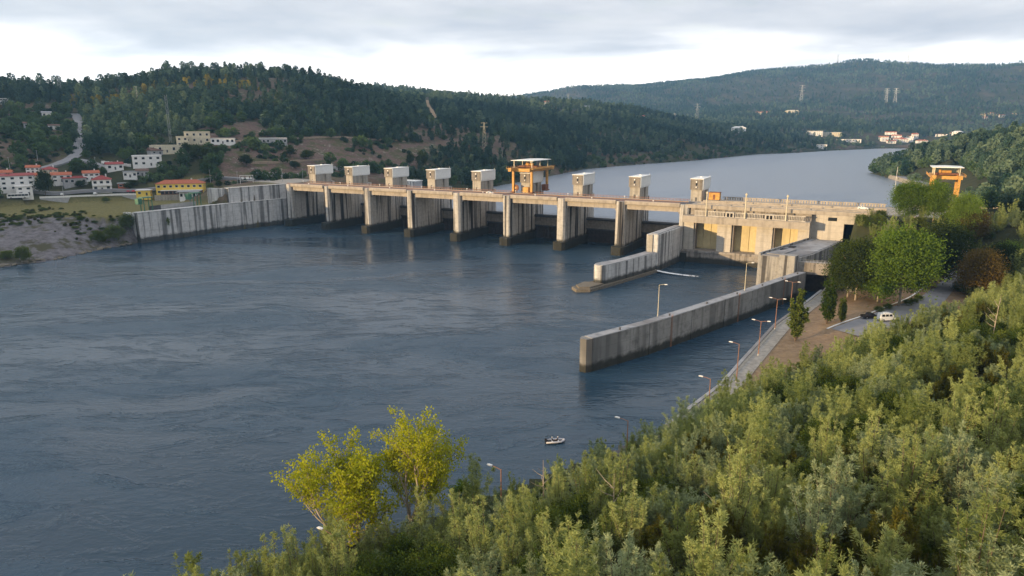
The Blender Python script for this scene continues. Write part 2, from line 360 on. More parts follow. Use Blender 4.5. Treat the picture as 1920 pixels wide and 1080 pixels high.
def inside(poly, s, t):
    r = np.zeros(s.shape, bool); n = len(poly)
    for i in range(n):
        (x1, y1), (x2, y2) = poly[i], poly[(i + 1) % n]
        c = ((y1 > t) != (y2 > t))
        with np.errstate(divide='ignore', invalid='ignore'): r ^= c & (s < (x2 - x1) * (t - y1) / (y2 - y1 + 1e-12) + x1)
    return r
def dist_poly(poly, s, t):
    d = np.full(s.shape, 1e9); n = len(poly)
    for i in range(n):
        (x1, y1), (x2, y2) = poly[i], poly[(i + 1) % n]
        ex, ey = x2 - x1, y2 - y1; k = np.clip(((s - x1) * ex + (t - y1) * ey) / (ex * ex + ey * ey), 0, 1)
        d = np.minimum(d, np.hypot(s - x1 - k * ex, t - y1 - k * ey))
    return d
def smooth(x, a, b):
    k = np.clip((x - a) / (b - a), 0, 1); return k * k * (3 - 2 * k)

# control points of the land: surveyed from the picture (px, py, distance) or in the dam frame (s, t, z) or by azimuth
CPT = []
def cps(s, t, z): x, y, _ = W(s, t); CPT.append((x, y, z))
def cpp(px, py, r): CPT.append(atr(px, py, r))
def cpa(az, r, z): CPT.append((r * math.sin(R(az)), r * math.cos(R(az)), z))
for q in [(-30, -122, 19.6), (-30, -95, 19.6), (-30, -70, 19.8), (-60, -120, 18), (-60, -95, 18.2), (-100, -152, 17.5), (-110, -110, 18.2), (-131, -128, 18), (-80, -88, 18.6), (-50, -75, 19.5),
          (-30, -150, 8), (-25, -180, 5), (-45, -160, 12), (-30, -205, 5), (-60, -185, 12), (-95, -168, 16.5), (-70, -147, 17), (-45, -135, 17.5), (-24, -195, 4), (-30, -260, 4), (-80, -260, 14), (-150, -220, 20), (-85, -400, 5), (-200, -400, 25),
          (-137, -108, 21.8), (-117, -69, 21.8), (-104, -62, 21.8), (-90, -45, 22.2), (-70, -60, 20.5), (-128, -76, 24.5), (-150, -100, 24), (-75, -35, 24),
          (-26, -58, 29.6), (-22, -20, 29.8), (-45, -45, 29.3), (-60, -20, 29), (-40, 0, 29.8), (-30, 45, 29.8), (-12, 30, 29.4), (-62, 30, 30), (-20, 80, 29), (5, 90, 28),
          (420, 120, 30), (415, 60, 30), (410, 200, 24), (408, 300, 20), (425, 420, 20.5), (385, 470, 18.5), (374, 540, 17.5), (400, 610, 19), (450, 690, 21), (500, 860, 24), (560, 1050, 28)]: cps(*q)
for q in [(-200, 345, 600), (-200, 250, 760), (-200, 170, 980), (0, 340, 590), (0, 300, 640), (0, 250, 740), (0, 205, 840), (0, 168, 980),
          (100, 318, 600), (145, 305, 620), (150, 290, 645), (155, 240, 760), (147, 215, 850), (150, 172, 1000),
          (230, 325, 590), (300, 312, 600), (300, 285, 630), (300, 262, 670), (300, 215, 800), (300, 175, 930), (290, 150, 1040),
          (400, 335, 560), (400, 300, 600), (400, 268, 650), (400, 232, 705), (400, 185, 850), (400, 140, 1040),
          (500, 330, 575), (500, 292, 620), (500, 268, 660), (520, 228, 750), (520, 175, 900), (540, 143, 1050),
          (640, 312, 620), (640, 264, 700), (640, 220, 820), (640, 165, 1050),
          (740, 322, 640), (740, 267, 730), (740, 222, 880), (730, 192, 1100),
          (800, 330, 655), (800, 270, 760), (800, 228, 950), (800, 183, 1400),
          (860, 336, 665), (860, 260, 800), (870, 197, 1450),
          (930, 341, 655), (930, 257, 860), (930, 218, 1200), (930, 189, 1650),
          (1000, 327, 745), (1000, 272, 900), (1000, 228, 1250), (1000, 188, 1700),
          (1100, 308, 935), (1100, 258, 1150), (1100, 195, 1750),
          (1200, 300, 1065), (1200, 257, 1250), (1200, 208, 1750),
          (1290, 297, 1185), (1290, 264, 1300), (1290, 236, 1700),
          (1400, 284, 1510), (1400, 263, 1600), (1400, 252, 1800),
          (1480, 283, 1610), (1560, 280, 1810), (1650, 276, 2060), (1580, 262, 2100),
          (670, 160, 2200), (740, 168, 2200), (860, 190, 2300),
          (1200, 230, 2600), (1300, 228, 2500), (1400, 234, 2400), (1500, 240, 2300), (1500, 216, 2800), (1600, 243, 2400), (1600, 217, 3000), (1700, 248, 2300), (1700, 217, 3000), (1800, 243, 2300), (1900, 236, 2300), (1850, 213, 3000),
          (1200, 200, 3500), (1350, 196, 3500), (1500, 192, 3500), (1700, 192, 3500), (1900, 190, 3500), (2200, 190, 3500),
          (1060, 170, 4600), (1150, 157, 4600), (1300, 150, 4600), (1400, 134, 4600), (1500, 128, 4600), (1600, 117, 4600), (1700, 122, 4600), (1800, 121, 4600), (1920, 114, 4600), (2200, 116, 4600),
          (1800, 264, 2350), (1900, 260, 2350), (1740, 270, 2250), (1850, 248, 2700),
          (1750, 292, 830), (1700, 298, 890), (1670, 306, 900), (1790, 286, 800), (1850, 292, 700), (1920, 300, 560), (1920, 268, 800), (1850, 272, 950), (2050, 250, 700), (2300, 200, 650), (1800, 283, 1000)]: cpp(*q)
for q in [(-14, 1350, 105), (-25, 1400, 95), (-36, 1400, 95), (0, 2300, 110), (10, 2300, 90), (-20, 3000, 130), (-5, 3500, 170), (-35, 3000, 120), (-30, 5000, 150), (0, 5500, 190),
          (0, 8500, 150), (20, 8500, 250), (40, 8500, 250), (-40, 8500, 150), (60, 4000, 250), (60, 1500, 120),
          (-50, 430, 10), (-50, 530, 26), (-50, 700, 80), (-50, 900, 115), (-60, 460, 14), (-60, 560, 58), (-62, 660, 100), (-62, 900, 110), (-70, 480, 14), (-70, 560, 45), (-69, 620, 86), (-74, 680, 88), (-70, 850, 70), (-80, 560, 30), (-80, 650, 48), (-82, 500, 14), (-84, 720, 52), (-82, 900, 70),  # unseen left-hand knolls, heights shaped to shade the village and the dam's left end
          (-95, 520, 14), (-95, 800, 55), (-110, 700, 22), (-110, 1000, 50), (-130, 1500, 60), (-150, 2500, 80), (180, 2500, 90), (120, 1500, 140), (90, 300, 85), (90, 900, 140), (135, 300, 90), (180, 300, 60), (-60, 4000, 150), (-100, 4000, 130)]: cpa(*q)
CPT = np.array(CPT)
def lp(x, y): return np.stack([np.arctan2(x, y) * 1.1, np.log(np.hypot(x, y) + 1.0)], -1)
_q = lp(CPT[:, 0], CPT[:, 1]); _n = len(_q)
_A = np.zeros((_n + 3, _n + 3)); _A[:_n, :_n] = np.hypot(_q[:, None, 0] - _q[None, :, 0], _q[:, None, 1] - _q[None, :, 1])
_A[:_n, :_n] += np.eye(_n) * -0.002
_A[:_n, _n] = 1; _A[:_n, _n + 1:] = _q; _A[_n, :_n] = 1; _A[_n + 1:, :_n] = _q.T
_w = np.linalg.solve(_A, np.concatenate([CPT[:, 2], [0, 0, 0]]))
def rbf(x, y):
    sh = x.shape; q = lp(x.ravel(), y.ravel()); out = np.empty(len(q))
    for i in range(0, len(q), 20000):
        k = q[i:i + 20000]; d = np.hypot(k[:, None, 0] - _q[None, :, 0], k[:, None, 1] - _q[None, :, 1])
        out[i:i + 20000] = d @ _w[:_n] + _w[_n] + k @ _w[_n + 1:]
    return out.reshape(sh)
_perm = np.random.default_rng(3).random((256, 256))
def vnoise(x, y):
    xi = np.floor(x).astype(int); yi = np.floor(y).astype(int); fx = x - xi; fy = y - yi
    fx = fx * fx * (3 - 2 * fx); fy = fy * fy * (3 - 2 * fy); a = lambda i, j: _perm[(xi + i) & 255, (yi + j) & 255]
    return (a(0, 0) * (1 - fx) + a(1, 0) * fx) * (1 - fy) + (a(0, 1) * (1 - fx) + a(1, 1) * fx) * fy
def fbm(x, y, n=4):
    o = 0; a = 0.5
    for i in range(n): o = o + a * (vnoise(x * 2 ** i + 17.3 * i, y * 2 ** i + 5.1 * i) - 0.5); a *= 0.5
    return o
def right_ground(s, t):
    d = s - quay_s(t)
    d0 = np.interp(t, [-400, -225, -190, -150, -125, 60], [7, 7, 14, 30, 47, 50])
    h = 6 + 2.0 * smooth(d, 9, 18) * smooth(t, -175, -130)
    h = h + np.maximum(0, d - d0) * 0.36 * smooth(d, d0, d0 + 14) + 1.6 * fbm(s / 14, t / 14, 3) * smooth(d, d0, d0 + 12)
    crest = 29.6 * smooth(t, -62, -36) * smooth(s, 346, 350)
    return np.maximum(h, crest)
def height(x, y):
    x = np.asarray(x, float); y = np.asarray(y, float); s, t = ST(x, y); r = np.hypot(x, y)
    h = rbf(x, y)
    h = h + fbm(x / 90, y / 90, 4) * 9 * smooth(r, 600, 900) + fbm(x / 420, y / 420, 4) * 75 * smooth(r, 2300, 4300)
    h = h + fbm(x / 25, y / 25, 3) * 1.2 * smooth(r, 560, 700)
    wr = (1 - smooth(t, 10, 120)) * (s > quay_s(np.minimum(t, 60)) - 2)
    wr = wr * (1 - smooth(np.hypot(s - 355, t + 376), 500, 900) * (t < -400))
    h = h * (1 - wr) + right_ground(s, t) * wr
    il = inside(LOWER, s, t); iu = inside(UPPER, s, t)
    near = (np.abs(t) < 900)
    dl = np.where(il | (s > 250) , 1e9, dist_poly(LOWER, s, t))
    bankL = (t < -128)
    mead = inside(MEADOW, s, t); h = np.where(mead, np.minimum(h, 18.2 + 0.012 * np.clip(s + 120, 0, 110)), h)
    h = np.where((t < -110) & ~il & (s < 200), np.minimum(h, TAIL - 0.6 + dl * np.interp(t, [-150, -136, -124, -112], [.42, .55, 2.5, 6])), h)
    du = dist_poly(UPPER, s, t)
    h = np.where((t > 25) & ~iu & ~il, np.clip(h, None, POOL - 0.6 + du * 0.55), h)
    h = np.where((t > 2) & ~iu & ~il, np.maximum(h, POOL - 0.3 + np.minimum(du, 4) * 0.3), h)
    h = np.where(~il & (t <= 2), np.maximum(h, TAIL - 0.2 + np.minimum(dl, 3) * 0.2), h)
    h = np.where(il, -4.0, h); h = np.where(iu & ~il, 9.0, h)
    return h
def hz(x, y): return float(height(np.array([x]), np.array([y]))[0])

# regions of the left bank and the hills, as outlines seen from the drone
def in_px(poly, px, py): return inside(poly, px, py)
BROWN = [(360, 262), (372, 240), (410, 226), (480, 228), (520, 254), (640, 257), (720, 268), (800, 268), (870, 258), (960, 252), (960, 258), (870, 272), (800, 292), (770, 318), (700, 330), (560, 336), (420, 350), (375, 335), (396, 305), (384, 290)]
SHRUB = [(-400, 212), (60, 205), (118, 205), (138, 220), (142, 285), (110, 305), (60, 318), (-400, 330)]
VILLAGE = [(-400, 318), (60, 312), (150, 296), (250, 298), (262, 262), (420, 250), (560, 256), (560, 268), (440, 276), (420, 300), (405, 330), (420, 348), (560, 336), (760, 322), (770, 352), (560, 420), (-400, 520)]
PATH_PX = [(801, 188), (803, 198), (810, 210), (817, 222)]
ROAD_UP = [(60, 322), (100, 311), (132, 299), (146, 288), (150, 268), (154, 248), (150, 228), (141, 214)]
ROAD_SIDE = [(146, 291), (166, 289)]
def near_line(line, px, py, w):
    d = np.full(px.shape, 1e9)
    for (x1, y1), (x2, y2) in zip(line, line[1:]):
        ex, ey = x2 - x1, y2 - y1; k = np.clip(((px - x1) * ex + (py - y1) * ey) / (ex * ex + ey * ey), 0, 1)
        d = np.minimum(d, np.hypot(px - x1 - k * ex, (py - y1 - k * ey)))
    return d < w

# polar sheet that reaches past the last ridge
AZ = np.radians(np.concatenate([np.arange(-180, -44, 2.0), np.arange(-44, 44.01, 0.2), np.arange(46, 180.1, 2.0)]))
RR = np.concatenate([np.geomspace(10, 150, 150), np.geomspace(151.5, 6300, 390)])
AA, RG = np.meshgrid(AZ, RR, indexing='ij'); TX, TY = RG * np.sin(AA), RG * np.cos(AA); TZ = height(TX, TY)
na, nr = AA.shape
idx = np.arange(na * nr).reshape(na, nr)
q = np.stack([idx[:-1, :-1].ravel(), idx[:-1, 1:].ravel(), idx[1:, 1:].ravel(), idx[1:, :-1].ravel()], -1)
gm = NT('hillside_ground'); gp = gm.pos()
ga = gm.n('ShaderNodeAttribute', attribute_name='ground'); gs = gm.n('ShaderNodeSeparateColor'); gm.l(ga.outputs['Color'], gs.inputs[0])
gn = gm.noise(gp, 0.08, 6, 0.7); gn2 = gm.noise(gp, 0.6, 5, 0.7)
under = gm.ramp(gn, [(0.3, (0.028, 0.036, 0.018)), (0.7, (0.07, 0.07, 0.035))])
soil = gm.ramp(gn2, [(0.3, (0.085, 0.058, 0.048)), (0.55, (0.155, 0.105, 0.085)), (0.75, (0.22, 0.155, 0.12))])
soil = gm.mix(gm.maprange(gn, 0.47, 0.6), soil, (0.085, 0.085, 0.04)); soil = gm.mix(gm.maprange(gm.noise(gp, 0.13, 5, 0.75), 0.58, 0.66), soil, (0.27, 0.245, 0.215))
grass = gm.ramp(gn2, [(0.3, (0.10, 0.10, 0.035)), (0.6, (0.20, 0.175, 0.07)), (0.8, (0.25, 0.21, 0.11))])
gravel = gm.ramp(gm.noise(gp, 0.25, 6, 0.75), [(0.3, (0.075, 0.062, 0.058)), (0.5, (0.16, 0.15, 0.16)), (0.75, (0.24, 0.23, 0.25))])
gravel = gm.mix(gm.maprange(gm.noise(gp, 0.09, 4, 0.6), 0.5, 0.62), gravel, (0.075, 0.07, 0.04))
c = gm.mix(gs.outputs[0], under, soil); c = gm.mix(gs.outputs[1], c, grass); c = gm.mix(gs.outputs[2], c, gravel)
c = gm.mix(ga.outputs['Alpha'], c, gm.ramp(gn2, [(0.3, (0.22, 0.15, 0.09)), (0.7, (0.36, 0.26, 0.165))]))
gm.principled(c, 0.95, 0, 0.1, gm.bump(gn2, 0.5, 0.5))
tm = np_mesh('terrain', np.stack([TX, TY, TZ], -1).reshape(-1, 3), q[:, ::-1], gm.m, True)
fx, fy, fz = TX.ravel(), TY.ravel(), TZ.ravel(); fs, ft = ST(fx, fy); fr = np.hypot(fx, fy)
ok = fy * CP - (fz - CAM_Z) * SP > 1; PXg = np.where(ok, project(fx, fy, fz)[0], -9999); PYg = np.where(ok, project(fx, fy, fz)[1], -9999)
gc = np.zeros((na * nr, 4), np.float32); gc[:, 3] = np.where((fs > quay_s(ft) + 4) & (fs < 398) & (ft > -215) & (ft < -40) & (fz < 9.2) & (fz > 5.5), .85, 0)
farz = (fr > 480) & (fr < 1500)
nb_ = fbm(fx / 40, fy / 40, 3)
gc[:, 0] = np.where(farz & in_px(BROWN, PXg, PYg), 1.0, 0); gc[:, 0] = np.maximum(gc[:, 0], np.where(farz & in_px(SHRUB, PXg, PYg), 0.35 + 0.5 * (nb_ > 0.06), 0))
gc[:, 0] = np.maximum(gc[:, 0], np.where(farz & in_px(VILLAGE, PXg, PYg) & (fs > -75) & (ft > -70), 0.8, 0))
gc[:, 0] = np.maximum(gc[:, 0], np.where((fr > 640) & (fr < 2100), .75 * smooth(fbm(fx / 60 + 9, fy / 60, 3), .06, .14), 0))
gc[:, 0] = np.maximum(gc[:, 0], np.where((fr > 2100) & (nb_ > 0.10), 0.45, 0))
gc[:, 0] = np.maximum(gc[:, 0], np.where((fs > 342) & (ft > -190) & (ft < -36) & (fs < 400) & (fz < 9.2), 1.0, 0))
left_low = (fs < 0) & (ft < 60) & (fr < 575)
gc[:, 1] = np.where(left_low & (fz > 16.3), np.where(inside(MEADOW, fs, ft), .95, .15 + .6 * (nb_ > .02)), 0); gc[:, 2] = np.where(left_low & (fz <= 17.0) & (ft < -120), 1.0, 0)
gc[:, 2] = np.maximum(gc[:, 2], np.where((fs > 300) & (fz < 6.6) & (ft > -260) & (ft < 0), 0.6, 0))
cola = tm.color_attributes.new('ground', 'FLOAT_COLOR', 'POINT'); cola.data.foreach_set('color', gc.ravel())
terrain = link(bpy.data.objects.new('terrain', tm)); tag(terrain, kind='structure')

# ---------------------------------------------------------------- water sheets
M['tail'] = water('tailwater', (0.017, 0.040, 0.066), 0.42)
M['pool'] = water('reservoir_water', (0.21, 0.245, 0.30), 0.8, False)
b = MB(); b.add([W(-900, -1700, TAIL), W(700, -1700, TAIL), W(700, 2, TAIL), W(-900, 2, TAIL)], [(0, 1, 2, 3)])
tag(b.build('river_water', M['tail']), kind='structure')
b = MB(); b.add([W(-30, 3.4, POOL), W(1000, 3.4, POOL), W(1000, 1900, POOL), W(-30, 1900, POOL)], [(0, 1, 2, 3)])
tag(b.build('reservoir_water', M['pool']), kind='structure')

# ---------------------------------------------------------------- draped strips (roads, paths)
def strip(name, pts, widths, mat, lift=0.25, kind='structure', n=14, parent=None):
    P = []
    for (x1, y1), (x2, y2) in zip(pts, pts[1:]):
        for k in range(n): P.append((x1 + (x2 - x1) * k / n, y1 + (y2 - y1) * k / n))
    P.append(pts[-1]); P = np.array(P)
    for _ in range(6):
        P[1:-1] = (P[:-2] + 2 * P[1:-1] + P[2:]) / 4
    d = np.gradient(P, axis=0); d /= np.linalg.norm(d, axis=1)[:, None]; nn = np.stack([-d[:, 1], d[:, 0]], -1)
    w = np.interp(np.linspace(0, 1, len(P)), np.linspace(0, 1, len(widths)), widths)
    rows = [P + nn * (w[:, None] * k) for k in (-0.5, -0.25, 0, 0.25, 0.5)]
    zc = np.max([height(r_[:, 0], r_[:, 1]) for r_ in rows], axis=0) + lift
    for _ in range(3): zc[1:-1] = np.maximum(zc[1:-1], (zc[:-2] + zc[2:]) / 2)
    V = []; F = []
    for r_ in (rows[0], rows[-1]): V += [(a[0], a[1], z_) for a, z_ in zip(r_, zc)]
    m_ = len(P); V += [(v_[0], v_[1], v_[2] - 2.0) for v_ in V]
    for i in range(m_ - 1):
        F += [(i, i + 1, m_ + i + 1, m_ + i), (2 * m_ + i, 2 * m_ + i + 1, i + 1, i), (m_ + i, m_ + i + 1, 3 * m_ + i + 1, 3 * m_ + i)]
    b = MB(); b.v = V; b.f = [f_[::-1] for f_ in F]
    return tag(b.build(name, mat), kind=kind)
def gnd(px, py, r0=520, r1=1500):
    """where the ray through a point of the picture meets the land"""
    r = np.geomspace(r0, r1, 900); d = ray(px, py); k = r / math.hypot(d[0], d[1])
    h = height(k * d[0], k * d[1]); z = CAM_Z + k * d[2]; i = np.argmax(h >= z)
    return (k[i] * d[0], k[i] * d[1]) if (h >= z).any() else (k[-1] * d[0], k[-1] * d[1])
strip('hill_road', [gnd(*p) for p in ROAD_UP], [7, 8, 9, 9, 9, 9, 8], M['asphalt_light'], 0.3)
strip('hill_track', [gnd(*p) for p in PATH_PX], [5, 6, 5], paint('sandy_track', (0.36, 0.26, 0.16), 0.95, 0.2), 0.4)
strip('bank_road', [W(s_, t_)[:2] for s_, t_ in [(-230, -172), (-153.5, -113), (-126, -74), (-110, -58), (-98, -36), (-64, -8), (-30, -2)]], [8, 8, 8, 7, 6], M['asphalt_light'], 0.25)
strip('yard_kerb', [W(s_, t_)[:2] for s_, t_ in [(347, -148), (356, -131), (363.5, -113), (371.5, -93), (380, -60)]], [.5, .5], M['white'], .16)
strip('side_road', [gnd(*p) for p in [(150, 300), (172, 306), (190, 314), (205, 322)]], [5, 7, 9], M['asphalt_light'], 0.3)
strip('terrace_track', [gnd(*p) for p in [(432, 268), (480, 264), (560, 260), (640, 257), (700, 262), (760, 266)]], [6, 5, 5, 4], paint('dry_earth_track', (0.34, 0.26, 0.19), 0.95, 0.2), 0.3)
strip('lower_track', [gnd(*p) for p in [(460, 306), (520, 305), (560, 302), (600, 300)]], [4, 4, 4], bpy.data.materials['dry_earth_track'], 0.3)
strip('car_park', [W(s_, t_)[:2] for s_, t_ in [(352, -150), (362, -134), (370, -116), (378, -95), (386, -60), (392, -40)]], [9, 12, 12, 8, 6, 5], M['asphalt_light'], 0.06)
strip('quay_walk', [W(float(quay_s(t_)) + 2.6, t_)[:2] for t_ in (-235, -210, -190, -147, -120, -92, -78)], [4.4, 4.4], paint('worn_quay_slabs', (0.30, 0.285, 0.26), 0.9, 0.25), 0.12)
# ================================================================ DAM
dam = damthing('spillway_dam', 0, 0, 0, 'long concrete gated dam with nine piers and hoist towers crossing the river', 'dam')
SPAN = 34.0
def nose_poly(h, t0, t1, ch): return [(-h, t1), (-h, t0 + ch), (-h + ch * 0.9, t0), (h - ch * 0.9, t0), (h, t0 + ch), (h, t1)]
pm = MB()
pm.prism(nose_poly(2.5, -31, 1.6, 1.1), -3, 26.6); pm.box(-1.7, 1.7, 1.6, 4.6, -3, 26.6); pm.box(-2.5, 2.5, 4.6, 14, -3, 26.6)
pm.prism(nose_poly(2.5, -31, -28.9, 1.1), 26.6, 30.8)
pm.box(-2.5, 2.5, -9.5, 1.6, 26.6, 30.2); pm.box(-1.7, 1.7, 1.6, 4.6, 26.6, 30.2); pm.box(-2.5, 2.5, 4.6, 14, 26.6, 30.2)
# shallow pilasters and a bearing corbel on both flanks
for sg in (-1, 1):
    x0, x1 = (2.5, 2.75) if sg > 0 else (-2.75, -2.5)
    pm.box(x0, x1, -28.6, -26.4, 6.8, 26.4); pm.box(x0, x1, -9.2, -7.6, 6.8, 26.4); pm.box(x0, x1, -0.6, 1.3, 6.8, 26.4)
    x0, x1 = (2.5, 3.4) if sg > 0 else (-3.4, -2.5); pm.box(x0, x1, -28.6, -8.6, 25.7, 26.55)
pier_me = pm.mesh('pier', M['pier'])
fm = MB(); fm.prism([(-3.6, 14.5), (-3.6, -32.6), (-2.2, -34.2), (2.2, -34.2), (3.6, -32.6), (3.6, 14.5)], -3.2, 6.8); foot_me = fm.mesh('footing', M['foot'])
# hoist tower
tw = MB(); tw.box(-2.9, 2.9, -6.4, 1.6, 30.2, 36.4); tw.box(-1.9, 1.9, 1.6, 4.6, 30.2, 36.4); tw.box(-2.9, 2.9, 4.6, 9.8, 30.2, 36.4)
tw_me = tw.mesh('hoist_tower', M['tower'])
th = MB(); th.extrude_x([(-7.0, 36.4), (-7.0, 41.9), (11.4, 41.9), (11.4, 37.2), (10.2, 36.4)], -3.3, 3.0); th_me = th.mesh('machine_room', M['tower_dark'])
cl = MB(); cl.extrude_y([(3.0, 36.0), (3.45, 36.6), (3.45, 41.95), (3.0, 41.95)], -6.6, 11.6); cl.extrude_y([(3.0, 35.9), (3.3, 36.0), (3.3, 36.35), (3.0, 36.4)], -6.2, 11.0)
cl_me = cl.mesh('side_cladding', M['clad'])
ro = MB(); ro.box(-3.55, 3.7, -7.3, 11.8, 41.96, 42.3); ro.box(-0.6, 0.6, 3, 4.2, 42.3, 42.75); ro.beam((2.9, 11.2, 42.3), (2.9, 11.2, 43.3), 0.12, 0.12); ro_me = ro.mesh('roof', M['clad'])
wi = MB(); wi.box(-0.45, 0.45, -7.06, -7.0, 38.6, 39.9); wi_me = wi.mesh('window', M['glass'])
lm = MB(); lm.tube([(0, -7.0, 40.55), (0, -7.55, 40.6)], [0.3, 0.38], 10); lm.box(-0.1, 0.1, -7.1, -7.0, 40.3, 40.8); lm1 = lm.mesh('flood_lamp', M['lamp_white'])
lm = MB(); lm.tube([(0, -7.0, 37.95), (0, -7.55, 37.8)], [0.3, 0.38], 10); lm.box(-0.1, 0.1, -7.1, -7.0, 37.6, 38.2); lm2 = lm.mesh('flood_lamp', M['lamp_white'])
dr = MB(); dr.box(-0.55, 0.55, -6.46, -6.4, 30.25, 32.35); dr_me = dr.mesh('door', M['steel'])
lad = MB()
for k in range(20): lad.beam((2.98, -1.2, 30.5 + k * 0.3), (2.98, -0.6, 30.5 + k * 0.3), 0.04, 0.04)
lad.beam((2.98, -1.2, 30.3), (2.98, -1.2, 36.3), 0.06, 0.06); lad.beam((2.98, -0.6, 30.3), (2.98, -0.6, 36.3), 0.06, 0.06); lad_me = lad.mesh('ladder', M['galv'])
for i in range(9):
    p = put('pier', pier_me, dam, (SPAN * i, 0, 0)); put('footing', foot_me, p)
    t_ = put('hoist_tower', tw_me, dam, (SPAN * i, 0, 0))
    for nm, me in (('machine_room', th_me), ('side_cladding', cl_me), ('roof', ro_me), ('window', wi_me), ('flood_lamp', lm1), ('flood_lamp', lm2), ('door', dr_me), ('ladder', lad_me)): put(nm, me, t_)
# spans: edge beam, girder, slab, gates
eb = MB(); eb.extrude_x([(-30.4, 29.2), (-30.75, 29.6), (-30.75, 30.9), (-30.4, 31.3), (-29.4, 31.3), (-29.0, 30.6), (-29.0, 29.2)], 2.55, SPAN - 2.55); eb_me = eb.mesh('edge_beam', M['deck'])
gi = MB(); gi.box(2.55, SPAN - 2.55, -28.85, -27.2, 26.7, 29.18); gi.box(2.55, SPAN - 2.55, -20.5, -19.2, 26.9, 29.6); gi.box(2.55, SPAN - 2.55, -11.2, -9.6, 26.7, 29.6); gi_me = gi.mesh('girder', M['deck'])
sl = MB(); sl.box(-2.5 + 0.003, SPAN - 2.5 - 0.003, -28.95, -8.9, 29.62, 30.25); sl_me = sl.mesh('deck_slab', M['asphalt'])
pw = MB(); pw.box(-2.4, SPAN - 2.6, -28.9, -27.3, 30.25, 30.45); pw.box(-2.4, SPAN - 2.6, -10.6, -8.95, 30.25, 30.45); pw_me = pw.mesh('kerb', M['deck'])
rl = MB()
for y_ in (-24.6, -23.6, -13.0, -12.0): rl.box(-2.4, SPAN - 2.6, y_, y_ + 0.14, 30.25, 30.4)
rl_me = rl.mesh('crane_rail', M['rust_pole'])
rg = MB()
for y_, zb in ((-8.98, 30.45), (-28.7, 30.45)):
    for k in range(18): rg.box(-2.3 + k * 1.9, -2.18 + k * 1.9, y_ - 0.06, y_ + 0.06, zb, zb + 1.05)
    for z_ in (0.45, 0.75, 1.02): rg.box(-2.4, SPAN - 2.6, y_ - 0.04, y_ + 0.04, zb + z_, zb + z_ + 0.07)
rg_me = rg.mesh('railing', M['rust_pole'])
gl = MB(); gl.extrude_x([(1.9, 10.4), (1.75, 13), (1.9, 15.3), (2.5, 15.3), (2.5, 10.4)], 2.7, SPAN - 2.7)
for k in range(9): gl.box(4.2 + k * 3.1, 4.34 + k * 3.1, 1.66, 1.95, 10.5, 15.2)
gl_me = gl.mesh('upper_gate_leaf', M['gate'])
gb = MB(); gb.box(2.7, SPAN - 2.7, 1.2, 3.0, 15.3, 16.9); gb.tube([(2.7, 1.15, 16.1), (SPAN - 2.7, 1.15, 16.1)], 0.55, 10); gb.box(2.7, SPAN - 2.7, 1.5, 3.3, 9.7, 10.38)
gb_me = gb.mesh('gate_beam', M['steel'])
gd = MB(); gd.box(2.7, SPAN - 2.7, 2.2, 3.2, -2, 9.7)
for k in range(12): gd.box(3.6 + k * 2.35, 3.85 + k * 2.35, 1.9, 2.2, 2.4, 9.6)
gd.box(2.7, SPAN - 2.7, 1.7, 2.2, 5.6, 6.0); gd_me = gd.mesh('lower_gate_leaf', M['gate_dark'])
gr = MB()
for k in range(15): gr.box(3 + k * 2, 3.06 + k * 2, 1.3, 1.36, 16.9, 17.9)
gr.box(2.8, SPAN - 2.8, 1.3, 1.36, 17.85, 17.92); gr.box(2.8, SPAN - 2.8, 1.3, 1.36, 17.4, 17.46); gr_me = gr.mesh('gate_walkway_rail', M['galv'])
dl_ = MB(); dl_.tube([(0, 0, 0), (0, 0, 0.9)], 0.1, 8); dl_.tube([(0, 0, 0.9), (0, 0, 1.15), (0, 0, 1.5), (0, 0, 1.6)], [0.15, 0.38, 0.36, 0.1], 10); dl_me = dl_.mesh('bollard_lamp', M['lamp_white'])
for i in range(8):
    g = put('gate', gl_me, dam, (SPAN * i, 0, 0)); g.name = 'gate'
    put('gate_beam', gb_me, g); put('lower_leaf', gd_me, g); put('walkway_rail', gr_me, g)
    d_ = put('deck_span', sl_me, dam, (SPAN * i, 0, 0))
    for nm, me in (('edge_beam', eb_me), ('girder', gi_me), ('kerb', pw_me), ('crane_rail', rl_me), ('railing', rg_me)): put(nm, me, d_)
    put('bollard_lamp', dl_me, d_, (-4, -11.5, 30.45)); put('bollard_lamp', dl_me, d_, (2, -8.2, 30.4)); put('bollard_lamp', dl_me, d_, (17, -28, 30.45))
d_ = MB().box(SPAN * 8 - 2.5, SPAN * 8 + 4, -28.95, -8.9, 29.62, 30.25).build('deck_end', M['asphalt'], dam)

